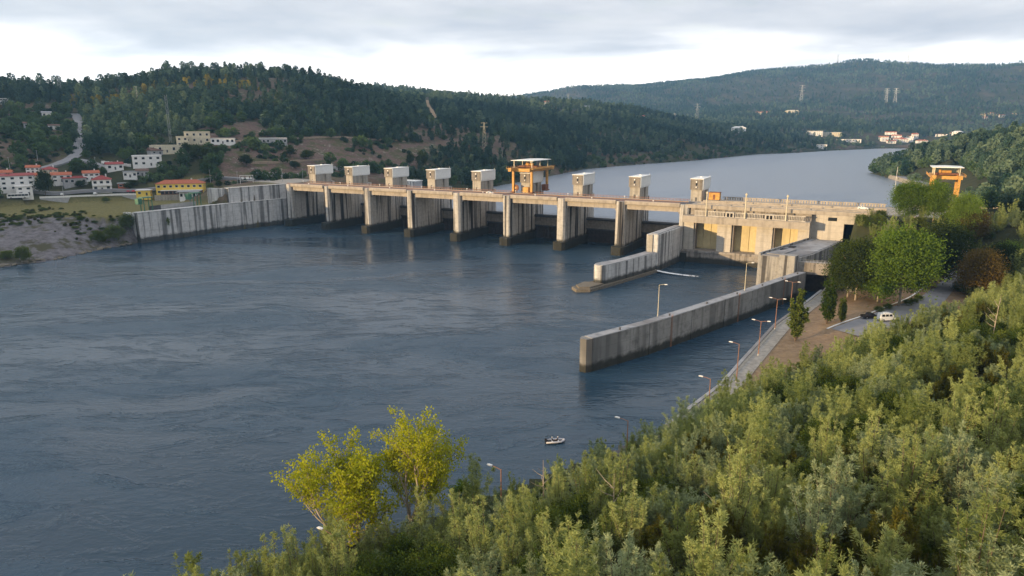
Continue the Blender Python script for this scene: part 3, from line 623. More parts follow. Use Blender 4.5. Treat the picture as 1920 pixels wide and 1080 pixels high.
# ---------------------------------------------------------------- left bank walls
ab = damthing('abutment_wall', -8, -22, 0, 'tall streaked concrete wall running downstream from the left end of the dam', 'retaining wall')
def wall_panels(root, pts, z0, z1, th, n_per, mat, s0, t0, name='wall_panel', gap=0.06, cope=None, back='foot'):
    """wall of cast panels with open joints between them; pts run along its river face, thickness goes to the left"""
    for (a, b_), nn in zip(zip(pts, pts[1:]), n_per):
        A = Vector((a[0] - s0, a[1] - t0)); B = Vector((b_[0] - s0, b_[1] - t0)); d = (B - A); L = d.length; d = d / L; nrm = Vector((-d.y, d.x)) * th
        for k in range(nn):
            p0 = A + d * (L * k / nn + gap); p1 = A + d * (L * (k + 1) / nn - gap)
            MB().prism([tuple(p0), tuple(p1), tuple(p1 + nrm), tuple(p0 + nrm)], z0, z1).build(name, mat, root)
        e = nrm * 0.85; o_ = nrm * 0.08
        MB().prism([tuple(A + o_), tuple(B + o_), tuple(B + e), tuple(A + e)], z0 + .1, z1 - 0.15).build('joint_backing', M[back], root)
        if cope:
            o2 = -nrm.normalized() * 0.25
            MB().prism([tuple(A + o2), tuple(B + o2), tuple(B + nrm), tuple(A + nrm)], z1, z1 + cope).build('coping', mat, root)
wall_panels(ab, [(-8, -20.5), (-16.5, -64), (-23, -126)], -3, 20, -5, (3, 4), M['wall'], -8, -22, cope=0.35)
wall_panels(ab, [(-10.5, -20.5), (-19, -64)], 20.36, 29.7, -5, (4,), M['wall'], -8, -22, 'upper_panel', 0.05, cope=0.3)
MB().prism([(-15.5, -43.5), (-15.5, -41.5), (-27, -43.5), (-27, -45.5)], 19, 29.6).build('return_wall', M['wall'], ab)
MB().prism([(-15.4, -103.8), (-15.4, -102), (-30, -101), (-30, -103)], -2, 19.6).build('end_wall', M['wall'], ab)
sp = MB()
for k in range(40): sp.box(-2 - k * 0.2, -1.9 - k * 0.2, -2.0 - k * 1.05, -1.92 - k * 1.05, 30, 31.1)
for z_ in (30.5, 31.05): sp.beam((-2, -2, z_), (-9.9, -43.2, z_), 0.06, 0.06)
sp.build('parapet_rail', M['galv'], ab)
# creeper clump on the wall face is built with the plants
pb = damthing('dam_approach', -30, -10, 0, 'flat concrete platform joining the bank to the dam crest', 'platform')
MB().prism([(19.5, -11), (19.5, 24), (-12, 30), (-20, -6)], 20, 30.1).build('slab', M['deck'], pb)

# ---------------------------------------------------------------- dividing wall between spillway and powerhouse
dv = damthing('dividing_wall', 262, -60, 0, 'stepped concrete dividing wall ending in a low rounded pier beside the tailrace', 'river wall')
def dvp(*pts): return [(a - 262, b_ + 60) for a, b_ in pts]
# high part in two cast lengths, low part, mossy toe
MB().prism(dvp((263.5, -66), (269, -66), (270.6, -47.05), (265.5, -47.05)), -3, 20).build('high_wall', M['wall'], dv)
MB().prism(dvp((265.6, -46.95), (270.7, -46.95), (272.2, -29.2), (267.2, -29.2)), -3, 20).build('high_wall', M['wall'], dv)
MB().prism(dvp((265.2, -65.4), (268.5, -65.4), (270.9, -34), (268.5, -34)), 20, 20.45).build('coping', M['lock_top'], dv)
MB().box(2.2, 4.6, -6.6, -6.0, 9.5, 20.0).build('nose_pilaster', M['tower'], dv)
low = [(268.6, -66.05), (263.6, -66.05), (257.6, -92), (252.4, -103.4), (252.9, -106.2), (254.6, -107.6), (256.8, -107.2), (258.6, -104.6), (262.2, -92)]
MB().prism(dvp(*low), -3, 11.6).build('low_wall', M['wall'], dv)
lo2 = [(0.94 * (a - 260) + 260, 0.985 * (b_ + 85) - 85) for a, b_ in low]
MB().prism(dvp(*lo2), 11.6, 11.9).build('coping', M['lock_top'], dv)
tm_ = MB(); tm_.prism(dvp((263.5, -66), (269.6, -66), (259.6, -106), (256, -118), (251, -121), (247.2, -117), (250.5, -104)), -3, 3.6); tm_.prism(dvp((249.5, -108), (258, -108), (255.4, -117), (251.5, -119.4), (248.6, -115.5)), 3.6, 4.3)
tm_.build('toe', M['rock'], dv)

# ---------------------------------------------------------------- powerhouse
ph = damthing('powerhouse', 300, -30, 0, 'concrete powerhouse with three tall recessed bays and a canopy, between dam and lock', 'powerhouse')
def pb_(x0, x1, y0, y1, z0, z1): return MB().box(x0 - 300, x1 - 300, y0 + 30, y1 + 30, z0, z1)
pb_(272.3, 333, -33.4, -20, -3, 8.5).build('plinth', M['plinth'], ph)
pb_(272.3, 333, -33.9, -33.4, 7.6, 8.7).build('ledge', M['plinth'], ph)
for a, b_ in ((272.3, 277.3), (288.9, 295.8), (307.5, 314.8), (326.1, 331)): pb_(a, b_, -31.2, -25, 8.5, 22.6).build('pillar', M['house_conc'], ph)
for k, (a, b_) in enumerate(((277.3, 288.9), (295.8, 307.5), (314.8, 326.1))):
    bay = pb_(a, b_, -25.6, -24, 8.5, 22.6).build('bay', M['panel'], ph)
    w3 = (b_ - a) / 3
    for j in range(3): pb_(a + j * w3 + 0.12, a + (j + 1) * w3 - 0.12, -25.95, -25.6, 8.9, 22.4).build('panel', M['panel'], bay)
    pb_(a + 0.003, a + 0.9, -30.4, -25.6, 8.5, 22.6).build('jamb_block', M['plinth'], bay)  # darker concrete block along the left jamb of each bay
pb_(272.4, 331.2, -35.6, -24, 22.65, 26).build('canopy', M['deck'], ph).name = 'canopy'
pb_(272.3, 334, -24, 10, 8.4, 29.6).build('hall', M['house_conc'], ph)
pb_(272.4, 331.2, -29.2, -24, 26, 30.2).build('gallery_wall', M['plinth'], ph)  # given the darker plinth concrete in place of shade under the deck
# balustrades of upright slats, doors between them
for a, b_ in ((278, 292.5), (297.5, 311), (315.5, 329)):
    bl = MB()
    n_ = int((b_ - a) / 0.72)
    for k in range(n_): x_ = a - 300 + k * 0.72; bl.box(x_, x_ + 0.3, -3.3, -3.05, 26.35, 28.2)
    bl.box(a - 300 - 0.3, b_ - 300, -3.35, -3.0, 28.2, 28.6); bl.box(a - 300 - 0.3, b_ - 300, -3.35, -3.0, 26, 26.35)
    bl.build('balustrade', M['house_conc'], ph)
for a in (294, 312.3):
    hd = pb_(a - 1.3, a + 2.8, -33.2, -29.4, 26, 28.5).build('stair_head', M['house_conc'], ph)
    for k in range(2): pb_(a - 0.6 + k * 1.6, a + 0.5 + k * 1.6, -33.26, -33.2, 26.2, 28.0).build('door', M['dark'], hd)
pb_(273, 332.5, -30.6, 10.5, 29.65, 30.3).build('road_deck', M['deck'], ph)
pb_(272.5, 362, -31.0, -30.4, 29.4, 31.2).build('deck_edge', M['deck'], ph)
for y_, h_ in ((-20, 0.5), (-13, 0.6), (-7.5, 0.9), (-2, 0.5)): pb_(276, 362, y_, y_ + 0.5, 30.3, 30.3 + h_).build('kerb', M['deck'], ph)
rr_ = MB()
for k in range(60): x_ = -16 + k * 1.3; rr_.box(x_, x_ + 0.9, 38.8, 39.0, 30.3, 31.6)
rr_.box(-17, 62, 38.7, 39.05, 31.6, 31.95); rr_.build('upstream_parapet', M['deck'], ph)
for x_ in (283.5, 302, 320.5):
    l_ = MB(); l_.tube([(x_ - 300, -4, 26), (x_ - 300, -4, 38.2)], [0.34, 0.26], 8); l_.box(x_ - 300.45, x_ - 299.55, -4.5, -3.5, 37.2, 37.9); l_.build('lighting_mast', M['cream'], ph)
# right wing: blank cream wall with one window, portal over the lock
rw = MB().box(31.05, 45.2, 3.4, 20, 14, 29.6).build('right_wing', M['house_conc'], ph)
MB().box(38.2, 42, 3.34, 3.4, 26.3, 27.9).build('window', M['glass'], rw)
MB().box(45.2, 62, 3.2, 6.4, 25.2, 29.6).build('portal_beam', M['house_conc'], ph)
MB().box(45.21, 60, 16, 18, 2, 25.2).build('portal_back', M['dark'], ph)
MB().box(58, 62, 3.5, 18, 8, 25.2).build('portal_jamb', M['house_conc'], ph)
MB().box(32.6, 100, 3.4, 40.4, 29.66, 30.28).build('lock_head_deck', M['deck'], ph)
hut = damthing('crest_hut', 281.2, -4, 30.3, 'small ochre service hut on the crest beside the last hoist tower', 'hut')
MB().box(-2.8, 2.8, -1.6, 2.4, 1.1, 4.8).build('walls', M['crane'], hut); MB().box(-3, 3, -1.8, 2.6, 4.8, 5.05).build('roof', M['crane_dark'], hut); MB().box(-0.6, 0.5, -1.66, -1.6, 1.3, 3.9).build('door', M['crane_dark'], hut)
MB().box(-2.6, 2.6, -1.4, 2.2, 0.02, 1.1).build('base', M['steel'], hut)

# ---------------------------------------------------------------- lock
lk = damthing('ship_lock', 330, -60, 0, 'navigation lock with skewed concrete wall, tail beam and dark gate opening', 'lock')
def lkp(*pts): return [(a - 330, b_ + 60) for a, b_ in pts]
wallpoly = [(316, -82), (330.5, -84), (336, -70), (345, -27.5), (331.5, -27.5)]
MB().prism(lkp(*wallpoly), -3, 17.2).build('river_wall', M['lock'], lk)
MB().prism(lkp((316.6, -81.2), (330.2, -83.1), (335.3, -69.7), (344.3, -28), (332, -28)), 17.2, 17.45).build('wall_top', M['lock_top'], lk)
MB().prism(lkp((316, -82), (331.5, -27.5), (332.2, -27.5), (316.9, -82)), 17.2, 18.3).build('parapet', M['lock'], lk)
MB().prism(lkp((324.5, -85.2), (330.6, -86), (331.6, -82), (325.5, -81)), -3, 18.6).build('gate_pier', M['lock'], lk)
MB().prism(lkp((318, -79), (324.5, -80), (329, -64), (326, -64)), 17.45, 17.9).build('plant_box', M['lock_top'], lk)
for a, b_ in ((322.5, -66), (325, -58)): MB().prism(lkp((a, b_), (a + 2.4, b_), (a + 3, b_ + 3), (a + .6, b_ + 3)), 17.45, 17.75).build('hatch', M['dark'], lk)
MB().prism(lkp((331.5, -81.5), (347, -79.5), (348, -75.5), (333, -77.5)), 10.8, 15.6).build('tail_beam', M['plinth'], lk)
br = MB()
for k in range(12): br.box(2 + k * 1.3, 2.1 + k * 1.3, -21.4 + k * 0.16, -21.3 + k * 0.16, 15.6, 16.7)
br.beam((2, -21.4, 16.7), (17, -19.5, 16.7), 0.08, 0.08); br.build('railing', M['galv'], lk)
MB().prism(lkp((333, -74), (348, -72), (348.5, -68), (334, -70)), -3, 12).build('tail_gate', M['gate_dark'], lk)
MB().prism(lkp((346.5, -84), (352, -84), (354, -28), (348, -28)), -3, 15.5).build('land_wall', M['lock'], lk)
MB().prism(lkp((343, -88), (346.5, -88), (346.5, -74), (343.8, -74)), -3, 9).build('land_pier', M['lock'], lk)

# guide wall: straight cast panels that step round a gentle curve
gw = damthing('guide_wall', 312, -150, 0, 'long low grey guide wall curving out from the lock into the river', 'river wall')
GW = [(290.8, -206.5), (300.6, -184.5), (308.2, -163.5), (314.8, -144.5), (321, -126.5), (326.6, -109), (331.2, -95), (335, -84.5)]
wall_panels(gw, [(a - 0, b_) for a, b_ in GW], -3, 12.0, 3.2, [1] * 7, M['guide'], 312, -150, gap=0.16, back='dark')
nz_ = MB(); nz_.prism([(290.8 - 312, -206.5 + 150), (289.6 - 312, -207.9 + 150), (287.6 - 312, -207.6 + 150), (287.2 - 312, -205.6 + 150), (287.95 - 312, -205.1 + 150)], -3, 12.0); nz_.build('rounded_end', M['guide'], gw)
for (a, b_), (c_, d2) in zip(GW, GW[1:]):
    d_ = Vector((c_ - a, d2 - b_)).normalized(); n_ = Vector((-d_.y, d_.x))
    A = Vector((a - 312, b_ + 150)) + n_ * 0.12 ; B = Vector((c_ - 312, d2 + 150)) + n_ * 0.12
    MB().prism([tuple(A), tuple(B), tuple(B + n_ * 2.95), tuple(A + n_ * 2.95)], 12.0, 12.16).build('coping', M['lock_top'], gw)

for k in (1, 3, 5):
    (a, b_), (c_, d2) = GW[k], GW[k + 1]; d_ = Vector((c_ - a, d2 - b_)).normalized(); n_ = Vector((-d_.y, d_.x)); m0_ = Vector(((a + c_) / 2 - 312, (b_ + d2) / 2 + 150)) - n_ * .14
    l_ = MB()
    for sd2 in (-.3, .3): q_ = m0_ + d_ * sd2; l_.beam((q_.x, q_.y, 1), (q_.x, q_.y, 12.9), .09, .09)
    for j in range(28): q0, q1 = m0_ - d_ * .3, m0_ + d_ * .3; l_.beam((q0.x, q0.y, 2 + j * .38), (q1.x, q1.y, 2 + j * .38), .06, .06)
    l_.build('ladder', M['rust_pole'], gw)
for (a, b_), (c_, d2) in zip(GW, GW[1:]):
    q_ = (a + c_) / 2 - 312 - .9, (b_ + d2) / 2 + 150 + .5
    MB().tube([(q_[0], q_[1], 12.15), (q_[0], q_[1], 12.6), (q_[0], q_[1], 12.62), (q_[0], q_[1], 12.8)], [.25, .22, .36, .3], 10).build('bollard', M['steel'], gw)
# quay wall of the right bank
qw = damthing('quay_wall', 330, -160, 0, 'low stone quay wall along the right bank below the lock', 'quay wall')
qp = [(float(quay_s(t_)), float(t_)) for t_ in (-88, -105, -120, -135, -147, -160, -175, -190, -200, -210, -225, -240)]
for (a, b_), (c_, d2) in zip(qp, qp[1:]):
    MB().prism([(a - 330 - 0.2, b_ + 160), (c_ - 330 - 0.2, d2 + 160), (c_ - 330 + 1.3, d2 + 160), (a - 330 + 1.3, b_ + 160)], -3, 6.2).build('block_course', M['stone'], qw)
    MB().prism([(a - 330 - 0.4, b_ + 160), (c_ - 330 - 0.4, d2 + 160), (c_ - 330 + 0.5, d2 + 160), (a - 330 + 0.5, b_ + 160)], 6.2, 6.5).build('coping', M['lock_top'], qw)
# upstream quay on the reservoir
uq = empty('reservoir_quay', W(385, 400, 0), -AX, 'long dark masonry quay with a paved top on the reservoir shore', 'quay wall')
MB().prism([(-16, 66), (-12, 70), (30, -60), (26, -200), (13, -200), (12, -76)], 8, 19.4).build('quay_face', M['stone'], uq)
MB().prism([(-15.4, 65.6), (-12, 69.4), (29, -60), (25, -199), (14, -199), (13, -76)], 19.4, 19.6).build('paving', M['asphalt_light'], uq)

# ---------------------------------------------------------------- gantry cranes
def gantry(name, loc, label, L, Wd, H_, canopy=True, cab=False):
    """L along the track (t), Wd across (s)"""
    g = empty(name, loc, -AX, label, 'gantry crane', 'yellow gantry cranes')
    leg = MB()
    leg.box(-0.62, 0.62, -0.62, 0.62, 0.9, H_ + .31); leg_me = leg.mesh('leg', M['crane'])
    bo = MB(); bo.box(-1.2, 1.2, -1.6, 1.6, 0.25, 0.9)
    for k in (-0.9, 0.9): bo.tube([(-0.35, k, 0.33), (0.35, k, 0.33)], 0.32, 12)
    bo_me = bo.mesh('bogie', M['crane_dark'])
    for sx in (-1, 1):
        for sy in (-1, 1):
            l_ = put('leg', leg_me, g, (sx * Wd / 2, sy * L / 2, 0)); put('bogie', bo_me, l_)
    for sx in (-1, 1): MB().box(sx * Wd / 2 - 1.0, sx * Wd / 2 + 1.0, -L / 2 - 5, L / 2 + 8, H_ + .3, H_ + 2.3).build('main_girder', M['crane'], g)
    for y_ in (-L / 2, L / 2): MB().box(-Wd / 2 + 1.0, Wd / 2 - 1.0, y_ - 0.7, y_ + 0.7, H_ + 0.1, H_ + 1.9).build('cross_girder', M['crane'], g)
    w_ = MB(); w_.box(-Wd / 2 - 2.6, -Wd / 2 - 1.0, -L / 2 - 4, L / 2 + 6, H_ + 1.7, H_ + 1.9); w_.box(Wd / 2 + 1.0, Wd / 2 + 2.6, -L / 2 - 4, L / 2 + 6, H_ + 1.7, H_ + 1.9); w_.build('walkway', M['crane'], g)
    hr = MB()
    for sx in (-1, 1):
        x_ = sx * (Wd / 2 + 2.5)
        for k in range(14): y_ = -L / 2 - 4 + k * (L + 10) / 13; hr.box(x_ - 0.04, x_ + 0.04, y_ - 0.04, y_ + 0.04, H_ + 1.9, H_ + 3.0)
        for z_ in (2.4, 2.95): hr.beam((x_, -L / 2 - 4, H_ + z_), (x_, L / 2 + 6, H_ + z_), 0.06, 0.06)
    hr.build('handrail', M['crane'], g)
    tr = MB().box(-Wd / 2 + 0.2, Wd / 2 - 0.2, -4, 4, H_ + 2.3, H_ + 3.2).build('trolley', M['crane_dark'], g)
    dm = MB(); dm.tube([(-2.4, -1, H_ + 3.9), (2.4, -1, H_ + 3.9)], 0.8, 14); dm.box(-3.4, -2.4, 0.6, 3, H_ + 3.2, H_ + 4.8); dm.build('hoist_drum', M['crane'], tr)
    for k in (-1.5, 1.5): MB().tube([(k, 0, H_ + 2.6), (k, 0, H_ - 1.4)], 0.05, 5).build('cable', M['steel'], tr)
    if canopy:
        cz = H_ + 6.4
        for sx in (-1, 1):
            for y_ in (-L / 2 + 0.6, 1, L / 2 - 0.6 + 2): MB().box(sx * (Wd / 2 - 0.2) - 0.2, sx * (Wd / 2 - 0.2) + 0.2, y_ - 0.2, y_ + 0.2, H_ + 2.3, cz).build('canopy_post', M['cream'], g)
        MB().extrude_y([(-Wd / 2 - 1.4, cz), (-Wd / 2 - 1.4, cz + 0.3), (0, cz + 0.55), (Wd / 2 + 1.4, cz + 0.3), (Wd / 2 + 1.4, cz)], -L / 2 - 0.8, L / 2 + 3).build('canopy_roof', M['clad'], g)
    return g
g1 = gantry('gantry_crane', W(169.8, 0.8, 30.42), 'orange-yellow gantry crane straddling a hoist tower at mid dam', 21.5, 12.2, 12.6)
cr = MB(); cr.tube([(-4.6, -10.6, 3.0), (-4.6, -10.0, 3.0)], 1.9, 20); rl_ = cr.build('cable_reel', M['crane_dark'], g1)
MB().tube([(-4.6, -10.8, 3.0), (-4.6, -9.8, 3.0)], 0.7, 14).build('hub', M['crane'], rl_)
MB().box(0.6, 4.2, -11.6, -8.6, 0.6, 3.6).build('winch_house', M['crane'], g1)
MB().box(4.6, 7.4, 6.2, 10.4, 0.4, 4.2).build('drive_house', M['crane_dark'], g1)
g2 = gantry('gantry_crane', W(391, 84, 30.3), 'orange-yellow gantry crane behind the green plane trees on the right bank', 15, 12.5, 10.2)
plp = empty('crane_platform', W(391, 84, 0), -AX, 'concrete lock head under the right-hand gantry crane', 'platform')
MB().box(-17, 26, -43, 24, 12, 30.25).build('block', M['deck'], plp)
MB().tube([(-24, 8, 30.25), (-24, 8, 46)], [0.2, 0.12], 8).build('mast', M['galv'], plp)
# ================================================================ BUILDINGS OF THE LEFT BANK
HOUSES = []
def house(name, loc, rz, w, d, h, label, wall='white', roof='tile', kind='hip', floors=2, cols=3, over=0.5, rise=None, cat='house', winmat='glass', door=True, side_cols=2, group=None):
    """front faces -y of the house; every window a part with its pane"""
    g = empty(name, loc, rz, label, cat, group); HOUSES.append((loc[0], loc[1], max(w, d) * .62))
    MB().box(-w / 2, w / 2, -d / 2, d / 2, -3.0, h).build('wall', M[wall], g)
    rise = rise if rise is not None else min(w, d) * 0.22
    a, b_ = w / 2 + over, d / 2 + over
    r_ = MB()
    if kind == 'hip':
        k = min(a, b_)
        rid = [(-(a - k), -(b_ - k), h + rise + .2), ((a - k), (b_ - k), h + rise + .2)] if True else None
        v = [(-a, -b_, h + .02), (a, -b_, h + .02), (a, b_, h + .02), (-a, b_, h + .02), (-a, -b_, h + .2), (a, -b_, h + .2), (a, b_, h + .2), (-a, b_, h + .2)]
        if a >= b_: v += [(-(a - b_), 0, h + .2 + rise), (a - b_, 0, h + .2 + rise)]; top = [(4, 5, 9, 8), (5, 6, 9), (6, 7, 8, 9), (7, 4, 8)]
        else: v += [(0, -(b_ - a), h + .2 + rise), (0, b_ - a, h + .2 + rise)]; top = [(4, 5, 8), (5, 6, 9, 8), (6, 7, 9), (7, 4, 8, 9)]
        r_.add(v, [(3, 2, 1, 0), (0, 1, 5, 4), (1, 2, 6, 5), (2, 3, 7, 6), (3, 0, 4, 7)] + top)
    elif kind == 'gable':
        r_.extrude_x([(-b_, h + .02), (b_, h + .02), (b_, h + .2), (0, h + .2 + rise), (-b_, h + .2)], -a, a)
    elif kind == 'shed':
        r_.extrude_x([(-b_, h + .02), (b_, h + .02), (b_, h + .2 + rise), (-b_, h + .2)], -a, a)
    else:
        r_.box(-a, a, -b_, b_, h + .003, h + .35); r_.box(-w / 2 + .6, w / 2 - .6, -d / 2 + .6, d / 2 - .6, h + .35, h + .45)
    rf = r_.build('roof', M[roof], g)
    if kind in ('hip', 'gable') and min(w, d) > 6: MB().box(w * .22, w * .22 + .7, .4, 1.1, h + .3, h + rise + 1.1).build('chimney', M['white'], rf)
    fh = h / floors
    def win(x0, x1, y0, y1, z0, z1):
        f_ = MB().box(x0, x1, y0, y1, z0, z1).build('window', M['white'] if wall != 'white' else M['grey'], g)
        cx0, cx1, cy0, cy1 = (x0 + .12, x1 - .12, y0 - .02, y1) if abs(y1 - y0) < abs(x1 - x0) else (x0, x1 + .02, y0 + .12, y1 - .12)
        MB().box(cx0, cx1, cy0, cy1, z0 + .12, z1 - .12).build('pane', M[winmat], f_)
    for fl in range(floors):
        for c_ in range(cols):
            x_ = -w / 2 + w * (c_ + .5) / cols; ww = min(1.0, w / cols * .3)
            if fl == 0 and door and c_ == cols // 2: MB().box(x_ - .55, x_ + .55, -d / 2 - .06, -d / 2, 0.05, 2.15).build('door', M['steel'], g); continue
            win(x_ - ww, x_ + ww, -d / 2 - .06, -d / 2 - .001, fl * fh + fh * .32, fl * fh + fh * .78)
        for c_ in range(side_cols):
            y_ = -d / 2 + d * (c_ + .5) / side_cols; win(w / 2 + .001, w / 2 + .06, y_ - .7, y_ + .7, fl * fh + fh * .32, fl * fh + fh * .78)
    return g
def spot(px, py, r0=480, r1=1500):
    x, y = gnd(px, py, r0, r1); return (x, y, hz(x, y))
def facing(px, extra=0.0): return -math.atan((px - 960) / FPX) + extra      # front towards the drone

def wst(s, t): x, y, _ = W(s, t); return (x, y, hz(x, y))
# --- row along the bank road
house('village_house', spot(33, 356), facing(33, .1), 20, 11, 9.5, 'tall white house with dark red roof at the left edge of the village', 'white', 'tile_dark', 'shed', 3, 4, rise=1.2)
house('village_house', spot(46, 366), facing(46, .1), 9, 8, 6.0, 'small plain white annex with flat roof below the tall white house', 'white', 'white', 'flat', 2, 2)
house('village_house', spot(70, 340), facing(70), 11, 8, 4.0, 'low orange-tiled house partly behind the big dark tree', 'cream', 'tile', 'gable', 1, 3)
house('village_house', spot(117, 342), facing(117), 12, 8, 5.0, 'white house with orange tiled roof just right of the dark tree', 'white', 'tile', 'gable', 2, 3)
house('village_house', spot(140, 345), facing(140, .15), 14, 8, 4.2, 'low house with bright red roof and blue grey front', 'grey', 'tile_dark', 'shed', 1, 4, rise=1.0)
hw = house('village_house', wst(-131, -78), facing(208, -.05), 11.6, 10, 7.6, 'square white two-storey house with dark red hipped roof', 'white', 'tile_dark', 'hip', 2, 3, rise=2.6)
bal = MB().box(-5.6, 5.6, -6.2, -5.003, 3.5, 3.75).build('balcony', M['white'], hw)
rlb = MB()
for k in range(24): rlb.box(-5.5 + k * .475, -5.44 + k * .475, -6.15, -6.1, 3.75, 4.7)
rlb.box(-5.55, 5.55, -6.18, -6.08, 4.7, 4.78); rlb.build('railing', M['white'], bal)
house('village_house', spot(232, 352), facing(232), 7, 6, 3.0, 'low brick-red shed beside the square white house', 'tile', 'slate', 'flat', 1, 2)
for px_, py_, w_, d_, h_, wl, rf, kd, lb in ((172, 338, 10, 8, 5.2, 'white', 'tile', 'gable', 'small white house with orange roof between the red roof and the square house'), (95, 330, 9, 8, 4.5, 'cream', 'tile_dark', 'hip', 'cream cottage with dark red hipped roof below the climbing road'), (246, 333, 9, 7, 4.0, 'white', 'slate', 'flat', 'small white flat-roofed house above the parasols'), (64, 326, 8, 7, 4.2, 'white', 'tile', 'gable', 'small white cottage near the foot of the climbing road'), (268, 330, 8, 7, 3.6, 'grey', 'tile_brown', 'gable', 'grey cottage with brown roof above the restaurant'), (215, 318, 11, 7, 4.0, 'white', 'tile_dark', 'gable', 'white cottage under the long white retaining wall'), (8, 338, 10, 8, 5.0, 'white', 'tile', 'gable', 'white house with orange roof behind the tall white one')):
    house('village_house', spot(px_, py_), facing(px_, (px_ % 7 - 3) * .08), w_, d_, h_, lb, wl, rf, kd, 1 if h_ < 4.1 else 2, 3)
# yellow restaurant
yr_loc = wst(-84, -50)
yr = house('restaurant', (yr_loc[0], yr_loc[1], 22.3), facing(315, -.22), 31, 10, 7.4, 'long yellow restaurant with red tiled roof above the river wall', 'yellow_wall', 'tile', 'hip', 2, 8, cat='restaurant', rise=2.4, door=False)
MB().box(-12, 15, -8.6, -5.03, 3.0, 3.3).build('terrace_roof', M['white'], yr)
MB().box(-12, 15, -8.4, -5.02, 0.15, 2.9).build('glazed_terrace', M['tile_brown'], yr)
for k in range(10): MB().box(-11.6 + k * 2.65, -9.8 + k * 2.65, -8.46, -8.4, 0.8, 2.6).build('terrace_window', M['glass'], yr)
MB().box(-16, 17, -9.4, -8.5, -5, 0.1).build('terrace_wall', M['stone'], yr)
ya = house('restaurant_annex', W(-100, -68, 22.0), facing(272, -.22), 9, 6, 3.6, 'small yellow annex left of the long yellow restaurant', 'yellow_wall', 'white', 'flat', 1, 2, cat='annex')
house('cafe', W(-66, -58, 20.6), facing(378, -.2), 11, 7, 4.6, 'white cafe with grey canopy between restaurant and dam wall', 'white', 'slate', 'flat', 1, 4, cat='cafe', over=1.8)
# red parasols
pa = MB(); pa.tube([(0, 0, 0), (0, 0, 2.5)], .05, 6); pole_me = pa.mesh('pole', M['white'])
pc = MB(); pc.add([(0, 0, 3.0)] + [(1.6 * math.cos(k * math.pi / 4), 1.6 * math.sin(k * math.pi / 4), 2.2) for k in range(8)] + [(0, 0, 2.9)], [(0, 1 + k, 1 + (k + 1) % 8) for k in range(8)] + [(9, 1 + (k + 1) % 8, 1 + k) for k in range(8)]); can_me = pc.mesh('canopy', M['red_cloth'])
for k, nm in enumerate(('first', 'second', 'third', 'fourth', 'fifth')):
    x, y, z = W(-116 + k * 3.3, -69 + k * 1.7); z = 22.1
    g = empty('parasol', (x, y, z), 0, nm + ' red parasol from the left in the row beside the yellow annex', 'parasol', 'red parasols by the road'); put('pole', pole_me, g); put('canopy', can_me, g)
# --- up the slope
house('hillside_house', spot(277, 311), facing(277), 20, 9, 7.5, 'pale mint two-storey house with flat roof on the slope above the road', 'white', 'white', 'flat', 2, 4, over=.2)
house('hillside_house', spot(291, 290), facing(291, .4), 9, 8, 3.0, 'dark brown gabled hut behind the pale mint house', 'grey', 'tile_brown', 'gable', 1, 2, rise=2.4)
house('hillside_house', spot(315, 286), facing(315, -.1), 25, 9, 5.5, 'long cream single-storey building on the terrace left of the trees', 'cream', 'cream', 'flat', 1, 5, over=.2)
house('hillside_house', spot(343, 275), facing(343), 9, 9, 8.0, 'narrow cream tower-like building next to the round dark trees', 'cream', 'cream', 'flat', 2, 2, over=.2)
house('hillside_house', spot(371, 268), facing(371), 20, 10, 9.0, 'cream flat-roofed building highest on the terrace behind dark trees', 'cream', 'cream', 'flat', 2, 4, over=.3)
house('hillside_house', spot(419, 270), facing(419, -.1), 19, 8, 4.6, 'long low white shed right of the cream buildings', 'white', 'slate', 'flat', 1, 5, over=.2)
house('hillside_house', spot(511, 270), facing(511), 25, 8, 4.8, 'long grey-white shed with dark bays at the end of the terrace', 'grey', 'white', 'flat', 1, 7, over=.2)
house('hillside_cabin', spot(88, 219), facing(88), 8, 6, 3.6, 'small white cabin with dark roof high on the left slope', 'white', 'slate', 'gable', 1, 2, cat='cabin')
house('hillside_cabin', spot(55, 240), facing(55), 8, 6, 4.0, 'dark hut with white windows in the scrub on the left slope', 'slate', 'tile_brown', 'gable', 1, 2, cat='cabin')
house('hillside_cabin', spot(102, 242), facing(102), 9, 5, 3.0, 'low cabin with pale wall just left of the climbing road', 'white', 'tile_brown', 'gable', 1, 2, cat='cabin')
house('hillside_cabin', spot(3, 195), facing(3), 12, 8, 5, 'white house at the left picture edge near the wooded crest', 'white', 'white', 'flat', 2, 3, cat='house')
# --- road parapet above the meadow
rp = empty('road_parapet', W(-120, -85, 0), -AX, 'white topped retaining wall along the road behind the meadow', 'retaining wall')
line = [(-146, -113), (-136, -101), (-118, -73.5), (-106, -66)]
for (a, b_), (c_, d2) in zip(line, line[1:]):
    A = Vector((a + 120, b_ + 85)); B = Vector((c_ + 120, d2 + 85)); n_ = Vector((-(B - A).y, (B - A).x)).normalized()
    n_ = n_ if n_.x < 0 else -n_
    L = (B - A).length; nn = max(1, round(L / 4)); d_ = (B - A) / nn
    for k in range(nn):
        p0 = A + d_ * (k + .01); p1 = A + d_ * (k + .99)
        MB().prism([tuple(p0), tuple(p1), tuple(p1 + n_ * .7), tuple(p0 + n_ * .7)], 15, 21.7).build('wall_panel', M['grey'], rp)
    o_ = -n_ * .15
    MB().prism([tuple(A + o_), tuple(B + o_), tuple(B + n_ * .8), tuple(A + n_ * .8)], 21.7, 22.9).build('white_parapet', M['white'], rp)
